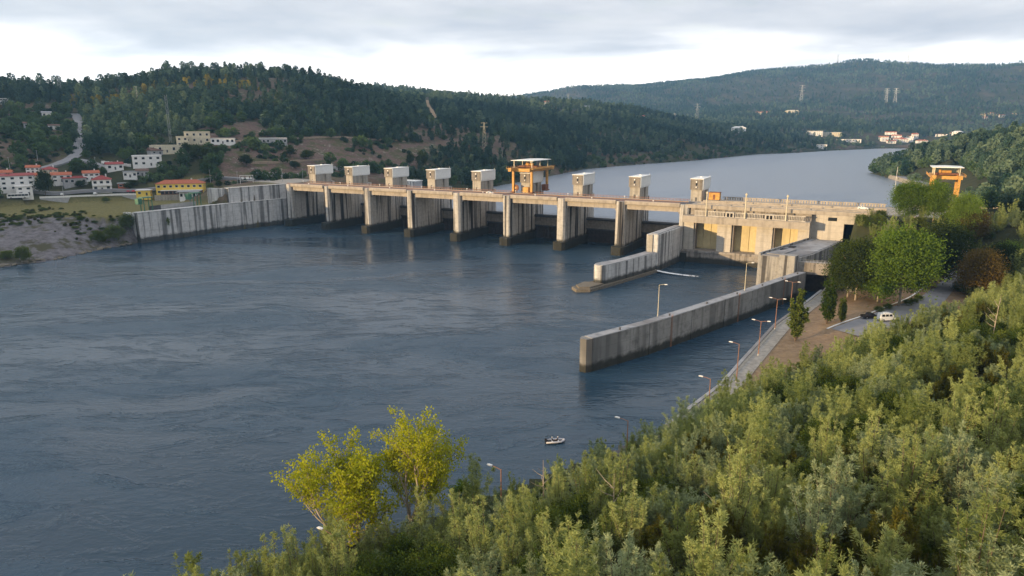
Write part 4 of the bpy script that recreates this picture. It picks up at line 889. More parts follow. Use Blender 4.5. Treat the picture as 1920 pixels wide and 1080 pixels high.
# --- long retaining walls on the slope
for k, (p, q_, h_, lb) in enumerate((((190, 307), (245, 313), 3.2, 'long white retaining wall curving above the village'), ((600, 318), (655, 322), 6, 'grey retaining wall behind the first hoist towers'), ((480, 330), (560, 333), 5, 'low grey block wall at the foot of the brown slope'))):
    a = Vector(spot(*p)); b_ = Vector(spot(*q_)); g = empty('slope_wall', a, 0, lb, 'retaining wall')
    v = b_ - a; n_ = 8
    for j in range(n_):
        p0 = v * (j / n_); p1 = v * ((j + .985) / n_); zz_ = v.z * j / n_; nn = Vector((-v.y, v.x, 0)).normalized() * .8
        MB().prism([(p0.x, p0.y), (p1.x, p1.y), (p1.x + nn.x, p1.y + nn.y), (p0.x + nn.x, p0.y + nn.y)], min(zz_, 0) - 6, zz_ + h_ * .6).build('wall_panel', M['white'] if k == 0 else M['grey'], g)
wb = empty('white_block', W(48, 40, 16), -AX, 'white pumping building with ribbed front behind the second and third towers', 'building')
MB().box(-14, 10, -3, 6, -3, 14).build('wall', M['grey'], wb); MB().box(-14.4, 10.4, -3.4, 6.4, 14, 14.5).build('roof', M['clad'], wb)
for k in range(9): MB().box(-13 + k * 2.5, -12.2 + k * 2.5, -3.4, -3.003, 8, 14).build('rib', M['clad'], wb)
# --- green sluice frames and metal fence on the meadow wall
for k, (s_, t_, lb) in enumerate(((-27, -117, 'green steel frame with hanging box at the downstream end of the wall'), (-26, -84, 'green steel frame with canopy nearest the upper wall'))):
    g = empty('sluice_frame', W(s_, t_, 20), -AX, lb, 'steel frame', 'green sluice frames')
    for x_ in (-1.6, 1.6):
        for y_ in (-2.6, 2.6): MB().box(x_ - .2, x_ + .2, y_ - .2, y_ + .2, -1, 8).build('post', M['green_steel'], g)
    MB().box(-2.2, 2.2, -3.4, 3.4, 8, 8.5).build('top_plate', M['green_steel'], g); MB().box(-1.5, 1.5, -6, -3.4, 4.6, 8.0).build('machine_box', M['green_steel'], g)
mf = empty('metal_fence', W(-26, -105, 20), -AX, 'grey corrugated metal fence on top of the left bank wall', 'fence')
for k in range(22): MB().box(-1.1 + k * .01, -1.0 + k * .01, -10 + k * 1.45, -8.6 + k * 1.45, -0.3, 2.9).build('sheet', M['galv'] if k > 4 else M['steel'], mf)
# --- billboard frame and sheds on the dam approach
bb = empty('sign_frame', spot(463, 343), facing(463), 'white open frame with hanging panels on the grass above the wall', 'frame')
for x_ in (-4.4, 4.4): MB().box(x_ - .15, x_ + .15, -.15, .15, -1, 5.2).build('post', M['white'], bb)
MB().box(-4.6, 4.6, -.12, .12, 5.2, 5.5).build('top_rail', M['white'], bb); MB().box(-4.2, 4.2, -.05, .05, 1.4, 1.7).build('lower_rail', M['white'], bb)
for x_, w_ in ((-2.6, 1.6), (0.6, 2.2), (3.0, .9)): MB().box(x_ - w_ / 2, x_ + w_ / 2, -.06, .06, 2.6, 4.4).build('panel', M['clad'], bb)
# --- bus and parked cars of the village
def wheels(g, xs, y, r_, mat='tyre'):
    b = MB(); b.tube([(0, -.13, 0), (0, .13, 0)], r_, 14); me = b.mesh('wheel', M['tyre']); h_ = MB(); h_.tube([(0, -.15, 0), (0, .15, 0)], r_ * .5, 10); hm = h_.mesh('rim', M['galv'])
    for x_ in xs:
        for sy in (-1, 1): w_ = put('wheel', me, g, (x_, sy * y, r_)); put('rim', hm, w_)
bus_xy = gnd(36, 380, 480, 620)
bus = empty('coach', (*bus_xy, hz(*bus_xy) + .05), facing(40, math.pi / 2 + 1.45), 'white coach with a dark window band parked on the road at far left', 'coach')
b = MB(); b.extrude_y([(-6, .45), (-6, 2.9), (-5.7, 3.3), (5.6, 3.3), (6, 2.6), (6, .45)], -1.25, 1.25); b.build('body', M['car_white'], bus)
for sy in (-1, 1):
    for k in range(6): MB().box(-5.6 + k * 1.85, -3.9 + k * 1.85, sy * 1.25 - .02, sy * 1.25 + .02, 1.6, 2.75).build('window', M['glass'], bus)
MB().box(5.98, 6.03, -1.1, 1.1, 1.2, 2.5).build('windscreen', M['glass'], bus)
wheels(bus, (-3.6, 3.8), 1.15, .5)
def car(name, loc, rz, label, mat, kind='hatch', cat='car', sc=1.0):
    g = empty(name, loc, rz, label, cat); g.scale = (sc, sc, sc)
    if kind == 'hatch':
        body = [(-2.0, .3), (-2.05, .85), (-1.75, 1.0), (.9, 1.0), (1.9, .8), (2.05, .55), (2.0, .3)]; cab = [(-1.85, 1.0), (-1.5, 1.5), (.15, 1.5), (.95, 1.0)]; hw, cw, L, r_ = .85, .72, (-1.25, 1.3), .31
    elif kind == 'van':
        body = [(-2.3, .35), (-2.35, 1.15), (1.7, 1.15), (2.25, 1.0), (2.4, .8), (2.4, .35)]; cab = [(-2.33, 1.15), (-2.2, 2.25), (1.05, 2.3), (1.95, 1.15)]; hw, cw, L, r_ = .95, .84, (-1.45, 1.5), .34
    else:
        body = [(-2.6, .4), (-2.65, 1.1), (.9, 1.1), (2.2, 1.0), (2.5, .8), (2.5, .4)]; cab = [(-.9, 1.1), (-.75, 1.72), (.55, 1.72), (1.2, 1.1)]; hw, cw, L, r_ = .92, .78, (-1.6, 1.6), .38
    b = MB(); b.extrude_y(body, -hw, hw); b.build('body', M[mat], g)
    b = MB(); n = len(cab); m_ = [(x_, -cw if z_ > cab[0][1] + .01 else -hw + .02, z_) for x_, z_ in cab]; v = m_ + [(x_, -y_, z_) for x_, y_, z_ in m_]
    b.add(v, [tuple(range(n)), tuple(range(2 * n - 1, n - 1, -1))] + [(i, n + i, n + (i + 1) % n, (i + 1) % n) for i in range(n)]); cb = b.build('cabin', M[mat], g)
    x0, x1 = cab[0][0], cab[-1][0]; zb, zt = cab[0][1], cab[1][1]; nw = 3 if kind == 'van' else 2
    for sy in (-1, 1):
        for k in range(nw):
            a = x0 + .3 + (x1 - x0 - .9) * k / nw; e = x0 + .3 + (x1 - x0 - .9) * (k + .86) / nw; y0 = sy * (hw - .02 - (hw - cw) * .25 + .02); y1 = sy * (hw - .02 - (hw - cw) * .8 + .02)
            MB().add([(a, y0, zb + (zt - zb) * .25), (e, y0, zb + (zt - zb) * .25), (e - .08, y1, zb + (zt - zb) * .82), (a + .05, y1, zb + (zt - zb) * .82)], [(0, 1, 2, 3)]).build('side_window', M['glass'], cb)
    p, q_ = cab[-1], cab[-2]; f1 = lambda k, o_: (p[0] + (q_[0] - p[0]) * k + .025, 0, p[1] + (q_[1] - p[1]) * k + .02)
    A, B = f1(.12, 0), f1(.88, 0); MB().add([(A[0], -cw, A[2]), (A[0], cw, A[2]), (B[0], cw - .06, B[2]), (B[0], -cw + .06, B[2])], [(0, 1, 2, 3)]).build('windscreen', M['glass'], cb)
    for sy in (-1, 1): MB().box(body[-2][0] - .12, body[-2][0] + .02, sy * (hw - .3) - .16, sy * (hw - .3) + .16, body[-2][1] - .05, body[-2][1] + .13).build('headlight', M['lamp_white'], g)
    wheels(g, L, hw - .1, r_)
    if kind == 'van': MB().box(-1.2, .2, -.6, .6, 2.3, 2.48).build('roof_vent', M['car_white'], g)
    return g
car('van', W(363.4, -132.5, 8.12), .12, 'white camper van parked at the edge of the paved yard', 'car_white', 'van', 'van', 1.12)
car('pickup', W(358.6, -131.5, 8.12), .2, 'dark brown pickup truck parked behind the white van', 'car_dark', 'pickup', 'pickup truck', 1.05)
car('car', W(155.5, -24, 30.28), -AX + .05, 'small white car driving on the dam crest left of the crane', 'car_white', 'hatch', 'car', 1.15)
car('car', W(352, -8, 30.34), -AX, 'white car at the right end of the dam crest', 'car_white', 'hatch', 'car', 1.15)
car('car', (*W(-140, -101)[:2], hz(*W(-140, -101)[:2]) + .35), facing(80, 1.3), 'white car by the road parapet under the big dark tree', 'car_white')
car('car', (*W(-127, -86)[:2], hz(*W(-127, -86)[:2]) + .35), facing(110, 1.2), 'white car further along the road behind the parapet', 'car_white')

# ================================================================ LAMP POSTS
def lamp(s_, t_, z_, label, h=10.0, double=False, ang=math.pi, pole='rust_pole', reach=1.9):
    g = empty('street_lamp', W(s_, t_, z_), -AX + ang, label, 'street lamp', 'riverside lamp posts')
    b = MB(); b.tube([(0, 0, 0), (0, 0, 1.2), (0, 0, h)], [.16, .13, .08], 8); b.build('pole', M[pole], g)
    b = MB(); b.tube([(0, 0, 0), (0, 0, .5)], [.26, .22], 8); b.build('base', M['galv'], g)
    for sg in ((1, -1) if double else (1,)):
        b = MB(); b.tube([(0, 0, h - .1), (sg * reach * .5, 0, h + .15), (sg * reach, 0, h + .25)], .055, 6); a_ = b.build('arm', M[pole], g)
        b = MB(); b.extrude_y([(sg * reach * .85, h + .15), (sg * reach * .85, h + .36), (sg * (reach + .35), h + .40), (sg * (reach + .65), h + .3), (sg * (reach + .6), h + .2)], -.15, .15); b.build('lamp_head', M['lamp_white'], a_)
    return g
lamp(333.8, -125, 6.2, 'double-armed lamp post on the quay nearest the lock', double=True)
lamp(332.2, -153, 6.2, 'double-armed lamp post in the middle of the quay', double=True)
lamp(331.4, -182, 6.2, 'double-armed lamp post at the downstream end of the bare quay', double=True)
lamp(329.6, -206, 6.2, 'single-armed lamp post on the quay where the thicket begins')
lamp(328.4, -234, 6.2, 'single-armed reddish lamp post rising from the edge of the thicket', pole='rust_pole')
lamp(319.5, -263, 6.2, 'lamp head poking out of the thicket right of the boat')
lamp(307.5, -290, 6.2, 'lamp head poking out of the thicket right of the yellow trees')
lamp(296, -316, 6.2, 'lamp head poking out of the thicket left of the yellow trees')
lamp(300.5, -176, 12.15, 'tall lamp post on the guide wall nearer its outer end', 10, ang=0, pole='cream')
lamp(318.4, -128, 12.15, 'tall lamp post on the guide wall nearer the lock', 10, ang=0, pole='cream')
lamp(346.4, -89, 6.5, 'slim pale lamp post on the quay corner in front of the dark lock opening', 9, ang=math.pi, pole='cream')
# slim poles along the left bank
for k, (px, py, h_, lb) in enumerate(((396, 352, 13, 'tall grey lighting pole above the cafe'), (446, 345, 9, 'thin pole left of the white sign frame'), (530, 342, 10, 'thin pole at the end of the approach road'), (568, 338, 9, 'thin pole just left of the first hoist tower'), (120, 372, 9, 'thin street pole beside the road parapet'), (147, 288, 12, 'concrete utility pole at the bend of the climbing road'), (20, 325, 11, 'utility pole behind the tall white house'), (72, 308, 10, 'utility pole below the scrub slope'), (180, 315, 8, 'utility pole near the side road'))):
    g = empty('utility_pole', spot(px, py), 0, lb, 'pole', 'poles on the left bank'); b = MB(); b.tube([(0, 0, -1), (0, 0, h_)], [.18, .1], 8); b.build('shaft', M['galv'], g); MB().beam((-.8, 0, h_ - .4), (.8, 0, h_ - .4), .12, .12).build('cross_arm', M['galv'], g)

# ================================================================ PYLONS, MASTS
def pylon(px, py, r, h, w, label, arms=3, mat='galv', name='pylon'):
    x, y, _ = atr(px, py, r); z = hz(x, y)
    g = empty(name, (x, y, z), facing(px), label, 'pylon' if arms else 'mast', None); b = MB(); n = 7; k0 = r / 1500.0; tk = max(.16, .34 * k0)
    def wd(k): return w / 2 * (1 - .82 * k / n) if arms else w / 2
    for sx in (-1, 1):
        for sy in (-1, 1): b.beam((sx * wd(0), sy * wd(0), -2), (sx * wd(n), sy * wd(n), h), tk, tk)
    for k in range(n):
        z0, z1 = h * k / n, h * (k + 1) / n; a, c_ = wd(k), wd(k + 1)
        for sy in (-1, 1):
            b.beam((-a, sy * a, z0), (c_, sy * c_, z1), tk * .7, tk * .7); b.beam((a, sy * a, z0), (-c_, sy * c_, z1), tk * .7, tk * .7)
            b.beam((sy * a, -a, z0), (sy * c_, c_, z1), tk * .7, tk * .7)
    b.build('lattice', M[mat], g)
    for k in range(arms):
        za = h * (.98 - .14 * k); MB().beam((-w * .75 * (1 + .2 * (k % 2)), 0, za), (w * .75 * (1 + .2 * (k % 2)), 0, za), tk, tk * 1.4).build('cross_arm', M[mat], g)
    return g
x_, y_, z_ = spot(320, 268)
pylon(320, 266, math.hypot(x_, y_), 39, 1.6, 'tall slender lattice mast above the cream buildings', 0, name='radio_mast')
x_, y_, z_ = spot(908, 281)
pylon(908, 281, math.hypot(x_, y_), 30, 5, 'red and white lattice pylon beyond the middle of the dam', 2, 'cream')
pylon(1307, 213, 2550, 62, 12, 'grey pylon in the valley left of the far hills'); pylon(1502, 190, 3500, 78, 16, 'grey pylon on the far slope above the yellow houses')
pylon(1661, 192, 3500, 62, 14, 'left one of a close pair of far grey pylons'); pylon(1678, 190, 3500, 64, 14, 'right one of a close pair of far grey pylons')
pylon(1570, 121, 4600, 60, 8, 'thin mast on the skyline of the far mountain', 0, name='summit_mast'); pylon(1700, 135, 4500, 55, 12, 'small pylon just under the far skyline on the right')
pylon(1065, 200, 1720, 22, 4, 'pale pylon on the wooded ridge behind the reservoir bend'); pylon(110, 152, 990, 22, 3, 'thin mast among trees on the left skyline', 0, name='ridge_mast'); pylon(1265, 222, 1720, 20, 4, 'small pylon where the wooded ridge runs down to the river')
pylon(260, 206, 870, 20, 2.2, 'cream pole lattice among sunlit trees on the left hill', 1, 'cream')

# ================================================================ FAR BUILDINGS
def far(px, py, r, w, d, h, label, wall='white', roof='tile', kind='gable', floors=2, cols=4, name='far_house', cat='house', group=None, rot=0.0):
    x, y, _ = atr(px, py, r); return house(name, (x, y, hz(x, y)), facing(px, rot), w, d, h, label, wall, roof, kind, floors, cols, cat=cat, door=False, side_cols=0, group=group)
far(1545, 250, 2150, 90, 20, 10, 'long cream school-like building above the far river bank', 'cream', 'white', 'flat', 3, 16, 'school_building', 'building')
far(1528, 248, 2120, 40, 14, 12, 'white wing at the left end of the long cream building', 'white', 'white', 'flat', 3, 8, 'school_building', 'building')
far(1385, 243, 1800, 34, 16, 11, 'large white villa on the slope above the reservoir', 'white', 'white', 'hip', 2, 5, 'villa', 'villa')
far(1485, 210, 2900, 50, 18, 12, 'pale yellow villa high on the far slope', 'cream', 'cream', 'hip', 2, 5, 'villa', 'villa')
far(1430, 213, 2880, 50, 16, 8, 'cream farmhouse left of the pale yellow villa', 'cream', 'tile', 'gable', 1, 5)
far(1590, 275, 2070, 60, 14, 6, 'low white boathouse on the far shore', 'white', 'white', 'flat', 1, 8, 'boathouse', 'building')
far(1540, 276, 1800, 24, 12, 9, 'white cube house at the water on the far bank', 'white', 'white', 'flat', 2, 3)
far(1025, 205, 1600, 14, 10, 6, 'white cottage among trees on the middle ridge', 'white', 'tile'); far(1205, 222, 1600, 16, 10, 6, 'white cottage in a clearing on the descending ridge', 'white', 'tile'); far(1100, 212, 1620, 12, 9, 5, 'tiny white house left of the ridge clearing', 'white', 'slate')
rr0 = random.Random(5)
n_far = 0
for (cx, cy, wx, wy, n, r) in ((1835, 257, 72, 10, 34, 2420), (1690, 268, 40, 5, 14, 2200), (1880, 228, 40, 6, 6, 2900), (1790, 256, 14, 8, 5, 2400)):
    for k in range(n):
        px = cx + rr0.uniform(-wx, wx); py = cy + rr0.uniform(-wy, wy)
        w_ = rr0.uniform(14, 30)
        far(px, py, r + rr0.uniform(-60, 160) - (py - cy) * 14, w_, rr0.uniform(9, 13), rr0.uniform(5, 9), 'small pale house in the far riverside town on the right', rr0.choice(['white', 'white', 'cream', 'white']), rr0.choice(['tile', 'tile', 'tile', 'white', 'tile_dark']), rr0.choice(['gable', 'hip', 'flat']), 2, 3, group='houses of the far town', rot=rr0.uniform(-.5, .5))
# ================================================================ PLANTS
def unit(v): return v / (np.linalg.norm(v, axis=-1, keepdims=True) + 1e-9)
def leaves(c, d, L, Wd, rng, fold=0.0):
    """rhombic leaves: centre c, pointing d, length L, width Wd -> verts, quads"""
    n = len(c); r_ = unit(rng.normal(size=(n, 3))); s_ = unit(np.cross(d, r_)); L = np.broadcast_to(L, n)[:, None]; Wd = np.broadcast_to(Wd, n)[:, None]
    v = np.stack([c - d * L * .5, c + s_ * Wd * .5, c + d * L * .5, c - s_ * Wd * .5], 1).reshape(-1, 3)
    return v, np.arange(4 * n).reshape(n, 4)
def crown_mesh(name, c, d, L, Wd, rng, mat):
    v, q_ = leaves(c, d, L, Wd, rng); return np_mesh(name, v, q_, mat)

def acacia(seed, H_=7.0, Rr=2.3, mat='acacia', npl=12, per=560, L=.30, Wd=.055, pr=.62, droop=.1):
    """feathery shrub-tree: several ascending plumes, each a loose feather of narrow leaflets with gaps between sprays"""
    rng = np.random.default_rng(seed); C = []; D = []; tb = MB()
    for k in range(npl):
        a = 6.283 * (k + rng.random() * .9) / npl; inner = k % 3 == 0
        hz_ = H_ * (rng.uniform(.78, 1.0) if inner else rng.uniform(.42, .88)); rad = Rr * (rng.uniform(.05, .4) if inner else rng.uniform(.45, 1.1))
        b0 = np.array([math.cos(a) * .15, math.sin(a) * .15, 0.0]); tip = np.array([math.cos(a) * rad, math.sin(a) * rad, hz_]); mid = np.array([math.cos(a) * rad * .62, math.sin(a) * rad * .62, hz_ * .48])
        f = lambda u: (1 - u)[:, None] ** 2 * b0 + (2 * u * (1 - u))[:, None] * mid + (u ** 2)[:, None] * tip
        cs = f(np.linspace(0, .96, 5)); tb.tube([tuple(c_) for c_ in cs], [.085, .06, .045, .028, .01], 5, False)
        nsp = 30; us = np.sort(rng.uniform(.16, 1.0, nsp)); sp = f(us); m_ = per // nsp
        wid = pr * np.clip(1.25 - us, .22, 1) * np.clip((us - .05) * 4, .3, 1) * rng.uniform(.6, 1.35, nsp)
        sd_ = unit(np.stack([rng.normal(size=nsp), rng.normal(size=nsp), rng.uniform(.15, .9, nsp)], -1)); ln = wid * rng.uniform(.9, 1.9, nsp)
        for j in range(nsp):
            v_ = rng.random(m_) ** .8; ctr = sp[j] + sd_[j] * (ln[j] * v_)[:, None] + np.array([0, 0, -droop]) * (v_ ** 2)[:, None] * ln[j]
            off = rng.normal(size=(m_, 3)) * (.07 + .16 * wid[j]); C.append(ctr + off); D.append(unit(sd_[j] + unit(off) * .75 + rng.normal(size=(m_, 3)) * .25))
    C = np.concatenate(C); D = np.concatenate(D); n = len(C)
    return tb.mesh('trunk', M['bark']), crown_mesh('crown', C, D, L * rng.uniform(.6, 1.4, n), Wd * rng.uniform(.7, 1.4, n), rng, M[mat])

def clumpy(seed, H_, Rx, Rz, mat, zc, ncl=70, per=110, L=.42, Wd=.3, trunk='bark', hole=.55, tr=.3, limb=9):
    """broadleaf crown: many leaf clumps on a lumpy shell, limbs running into it"""
    rng = np.random.default_rng(seed); tb = MB(); tb.tube([(0, 0, -.8), (.1, 0, zc * .35), (.05, .1, zc * .75), (0, 0, zc + Rz * .5)], [tr, tr * .8, tr * .6, tr * .15], 8)
    C = []; D = []; lob = unit(rng.normal(size=(9, 3))) 
    for k in range(ncl):
        dv_ = unit(rng.normal(size=3)); 
        if dv_[2] < -.8: dv_[2] *= -.6; dv_ = unit(dv_)
        rr_ = rng.uniform(hole, 1.0) * (.72 + .4 * np.max(lob @ dv_) ** 4); p = np.array([dv_[0] * Rx * rr_, dv_[1] * Rx * rr_, zc + dv_[2] * Rz * rr_])
        if k < limb: tb.tube([(0, 0, zc * .55 + k * .12), tuple(p * np.array([.5, .5, 0]) + np.array([0, 0, (zc * .6 + p[2]) * .5])), tuple(p)], [tr * .45, tr * .25, .03], 5, False)
        m_ = int(per * rng.uniform(.6, 1.3)); cs = Rx * rng.uniform(.13, .26); off = rng.normal(size=(m_, 3)) * np.array([cs, cs, cs * .7])
        C.append(p + off); D.append(unit(off * .6 + dv_ * .5 + rng.normal(size=(m_, 3)) * .7 * cs))
    C = np.concatenate(C); D = np.concatenate(D); n = len(C)
    return tb.mesh('trunk', M[trunk], True), crown_mesh('crown', C, D, L * rng.uniform(.6, 1.3, n), Wd * rng.uniform(.7, 1.2, n), rng, M[mat])

def far_tree(seed, kind, mat):
    """forest tree seen from far: trunk and a few hundred leaf sprays in one mesh pair, used by the instanced woods"""
    rng = np.random.default_rng(seed)
    if kind == 'euc': n = 280; H_ = 17; u = rng.random(n); z = 3.5 + u * 13; rad = 3.6 * np.sqrt(np.clip(1 - (u * 1.9 - .9) ** 2, 0.03, 1)) * np.sqrt(rng.random(n)) + .2
    elif kind == 'pine': n = 260; u = rng.random(n); z = 2.5 + u * 12.5; rad = 3.4 * (1 - u) ** .5 * np.sqrt(rng.random(n)) + .15
    elif kind == 'round': n = 300; ph = rng.random(n) * 6.283; dv_ = unit(rng.normal(size=(n, 3))); rr_ = rng.uniform(.55, 1.05, n); z = 5.2 + dv_[:, 2] * 3.9 * rr_; rad = np.hypot(dv_[:, 0], dv_[:, 1]) * 4.2 * rr_
    else: n = 200; dv_ = unit(rng.normal(size=(n, 3))); rr_ = rng.uniform(.5, 1.05, n); z = 1.4 + dv_[:, 2] * 1.7 * rr_; rad = np.hypot(dv_[:, 0], dv_[:, 1]) * 2.2 * rr_
    a = rng.random(n) * 6.283; bl = 1 + .3 * np.sin(a * 3 + z * .7)
    C = np.stack([rad * bl * np.cos(a), rad * bl * np.sin(a), z], -1); D = unit(np.stack([np.cos(a), np.sin(a), rng.uniform(.1, 1.3, n)], -1) + rng.normal(size=(n, 3)) * .35)
    sz = {'euc': 1.9, 'pine': 1.7, 'round': 1.7, 'shrub': 1.0}[kind]
    v, q_ = leaves(C, D, sz * rng.uniform(.7, 1.3, n), sz * .62 * rng.uniform(.7, 1.3, n), rng)
    me = np_mesh('tree_' + kind, v, q_, M[mat])
    return me

# ---- instanced masses (woods on the hills, rest of the thicket)
def mass(name, label, cat, pts, rots, scls, idxs, protos, group=None):
    pc = bpy.data.collections.new(name + '_sources')
    for k, me in enumerate(protos):
        o = bpy.data.objects.new('%s_source_%02d' % (name, k), me); pc.objects.link(o)
    me = bpy.data.meshes.new(name); me.vertices.add(len(pts)); me.vertices.foreach_set('co', np.asarray(pts, np.float32).ravel())
    at_ = me.attributes.new('rot', 'FLOAT_VECTOR', 'POINT'); at_.data.foreach_set('vector', np.asarray(rots, np.float32).ravel())
    at_ = me.attributes.new('scl', 'FLOAT_VECTOR', 'POINT'); at_.data.foreach_set('vector', np.asarray(scls, np.float32).ravel())
    at_ = me.attributes.new('idx', 'INT', 'POINT'); at_.data.foreach_set('value', np.asarray(idxs, np.int32))
    me.update(); o = link(bpy.data.objects.new(name, me)); tag(o, label, cat, kind='stuff')
    ng = bpy.data.node_groups.new(name, 'GeometryNodeTree'); ng.interface.new_socket('Geometry', in_out='INPUT', socket_type='NodeSocketGeometry'); ng.interface.new_socket('Geometry', in_out='OUTPUT', socket_type='NodeSocketGeometry')
    N = ng.nodes.new; gi_, go = N('NodeGroupInput'), N('NodeGroupOutput'); ip = N('GeometryNodeInstanceOnPoints'); ci = N('GeometryNodeCollectionInfo'); ci.inputs[0].default_value = pc; ci.inputs['Separate Children'].default_value = True; ci.inputs['Reset Children'].default_value = True
    def attr(nm, ty): a = N('GeometryNodeInputNamedAttribute'); a.data_type = ty; a.inputs[0].default_value = nm; return [s_ for s_ in a.outputs if s_.enabled][0]
    L_ = ng.links.new; L_(gi_.outputs[0], ip.inputs['Points']); L_(ci.outputs[0], ip.inputs['Instance']); ip.inputs['Pick Instance'].default_value = True
    L_(attr('idx', 'INT'), ip.inputs['Instance Index']); L_(attr('rot', 'FLOAT_VECTOR'), ip.inputs['Rotation']); L_(attr('scl', 'FLOAT_VECTOR'), ip.inputs['Scale']); L_(ip.outputs[0], go.inputs[0])
    md = o.modifiers.new('instances', 'NODES'); md.node_group = ng; return o

FT = [far_tree(1, 'euc', 'euc'), far_tree(2, 'euc', 'euc'), far_tree(3, 'pine', 'pine'), far_tree(4, 'pine', 'pine'), far_tree(5, 'round', 'broad'), far_tree(6, 'round', 'greyg'), far_tree(7, 'euc', 'greyg'), far_tree(8, 'shrub', 'broad'), far_tree(9, 'shrub', 'pine'), far_tree(10, 'euc', 'painted_sun')]
FT_ORDER = list(range(10))
def scatter(r0, r1, spacing, az0=-41, az1=41, seed=1):
    rng = np.random.default_rng(seed); n = int(0.5 * R(az1 - az0) * (r1 * r1 - r0 * r0) / spacing ** 2)
    r = np.sqrt(rng.uniform(r0 * r0, r1 * r1, n)); a = np.radians(rng.uniform(az0, az1, n)); x, y = r * np.sin(a), r * np.cos(a); z = height(x, y); s, t = ST(x, y)
    px, py = project(x, y, z); land = ~inside(LOWER, s, t) & ~inside(UPPER, s, t) & (z > np.where(t > 2, POOL + .25, TAIL + .3))
    return rng, x, y, z, s, t, r, px, py, land
def finish(name, label, sets):
    P = np.concatenate([q_[0] for q_ in sets]); I = np.concatenate([q_[1] for q_ in sets]); S = np.concatenate([q_[2] for q_ in sets]); rng = np.random.default_rng(11); n = len(P)
    rot = np.stack([rng.normal(size=n) * .04, rng.normal(size=n) * .04, rng.random(n) * 6.283], -1); sc = np.stack([S * rng.uniform(.85, 1.2, n), S * rng.uniform(.85, 1.2, n), S * rng.uniform(.85, 1.25, n)], -1)
    return mass(name, label, 'forest', P, rot, sc, I, FT)
def choose(rng, x, y, n):
    u = fbm(x / 130, y / 130, 3) * 2.2 + rng.normal(size=n) * .14
    i = np.where(u > .22, rng.choice([5, 6], n), np.where(u > .02, rng.choice([0, 1, 4, 6], n), np.where(u > -.2, rng.choice([0, 1, 0, 3], n), rng.choice([0, 3, 4, 1], n))))
    return i
def roads_px(px, py): return near_line(ROAD_UP, px, py, 7) | near_line([(a, b_ + 9) for a, b_ in ROAD_UP], px, py, 8) | near_line(PATH_PX, px, py, 5) | near_line([(a, b_ + 8) for a, b_ in PATH_PX], px, py, 6) | near_line(ROAD_SIDE, px, py, 4)
# left hill
rng, x, y, z, s, t, r, px, py, land = scatter(560, 1350, 5.0, -41, 6, 21)
ok_ = land & ~in_px(BROWN, px, py) & ~in_px(SHRUB, px, py) & ~in_px(VILLAGE, px, py) & ~roads_px(px, py) & (r > 575)
for hx_, hy_, hr_ in HOUSES[:30]: ok_ &= np.hypot(x - hx_, y - hy_) > hr_ + 5
ok_ &= ~((fbm(x / 60 + 9, y / 60, 3) > .11) & (rng.random(len(x)) < .75))
i_ = choose(rng, x, y, len(x)); crest = py < 175
i_ = np.where(crest & (rng.random(len(x)) < .75), rng.choice([0, 1, 2, 3], len(x)), i_)
gb_ = near_line([(128, 188), (170, 205), (235, 195), (275, 178), (330, 165), (400, 160), (480, 165)], px, py, 8) & (rng.random(len(x)) < .55); i_ = np.where(gb_, 9, i_)  # trees along this band carry low sunlight in their leaf colour
sc_ = np.where(i_ == 9, .75, 1.0) * np.clip(rng.lognormal(-.22, .3, len(x)), .4, 1.6) * (.66 + .06 * (r > 900))
sc_ = np.where(near_line([(560, 300), (830, 315), (960, 318)], px, py, 26), sc_ * .85, sc_)
A1 = (np.stack([x, y, z - .4], -1)[ok_], i_[ok_], sc_[ok_])
# sparse scrub on the brown cuts and the left slope
rng, x, y, z, s, t, r, px, py, land = scatter(540, 1000, 5.0, -41, 3, 22)
ok_ = land & ((in_px(BROWN, px, py) & (fbm(x / 35, y / 35, 3) > .0) & (rng.random(len(x)) < .8)) | (in_px(SHRUB, px, py) & (rng.random(len(x)) < .75))) & ~roads_px(px, py)
A2 = (np.stack([x, y, z - .2], -1)[ok_], rng.choice([7, 8, 7, 8, 4], len(x))[ok_], rng.uniform(.5, 1.15, len(x))[ok_])
rng, x, y, z, s, t, r, px, py, land = scatter(545, 720, 5.5, -41, -12, 26)
ok_ = land & in_px(VILLAGE, px, py) & ~roads_px(px, py) & ~inside(MEADOW, s, t) & (z > 20.5) & (fbm(x / 22, y / 22, 3) > -.09) & ~((s > -75) & (t > -70) & (r < 590))
for line_ in ([(-230, -172), (-153.5, -113), (-126, -74), (-110, -58), (-98, -36), (-64, -8), (-30, -2)],): 
    for (a, b_), (c_, d2) in zip(line_, line_[1:]):
        k_ = np.clip(((s - a) * (c_ - a) + (t - b_) * (d2 - b_)) / ((c_ - a) ** 2 + (d2 - b_) ** 2), 0, 1); ok_ &= np.hypot(s - a - k_ * (c_ - a), t - b_ - k_ * (d2 - b_)) > 7
for hx_, hy_, hr_ in HOUSES: ok_ &= np.hypot(x - hx_, y - hy_) > hr_ + 2.5
A3 = (np.stack([x, y, z - .2], -1)[ok_], rng.choice([7, 8, 4, 4, 8], len(x))[ok_], rng.uniform(.45, 1.1, len(x))[ok_])
finish('left_bank_forest', 'dark mixed wood and scrub covering the hill on the left bank', [A1, A2, A3])
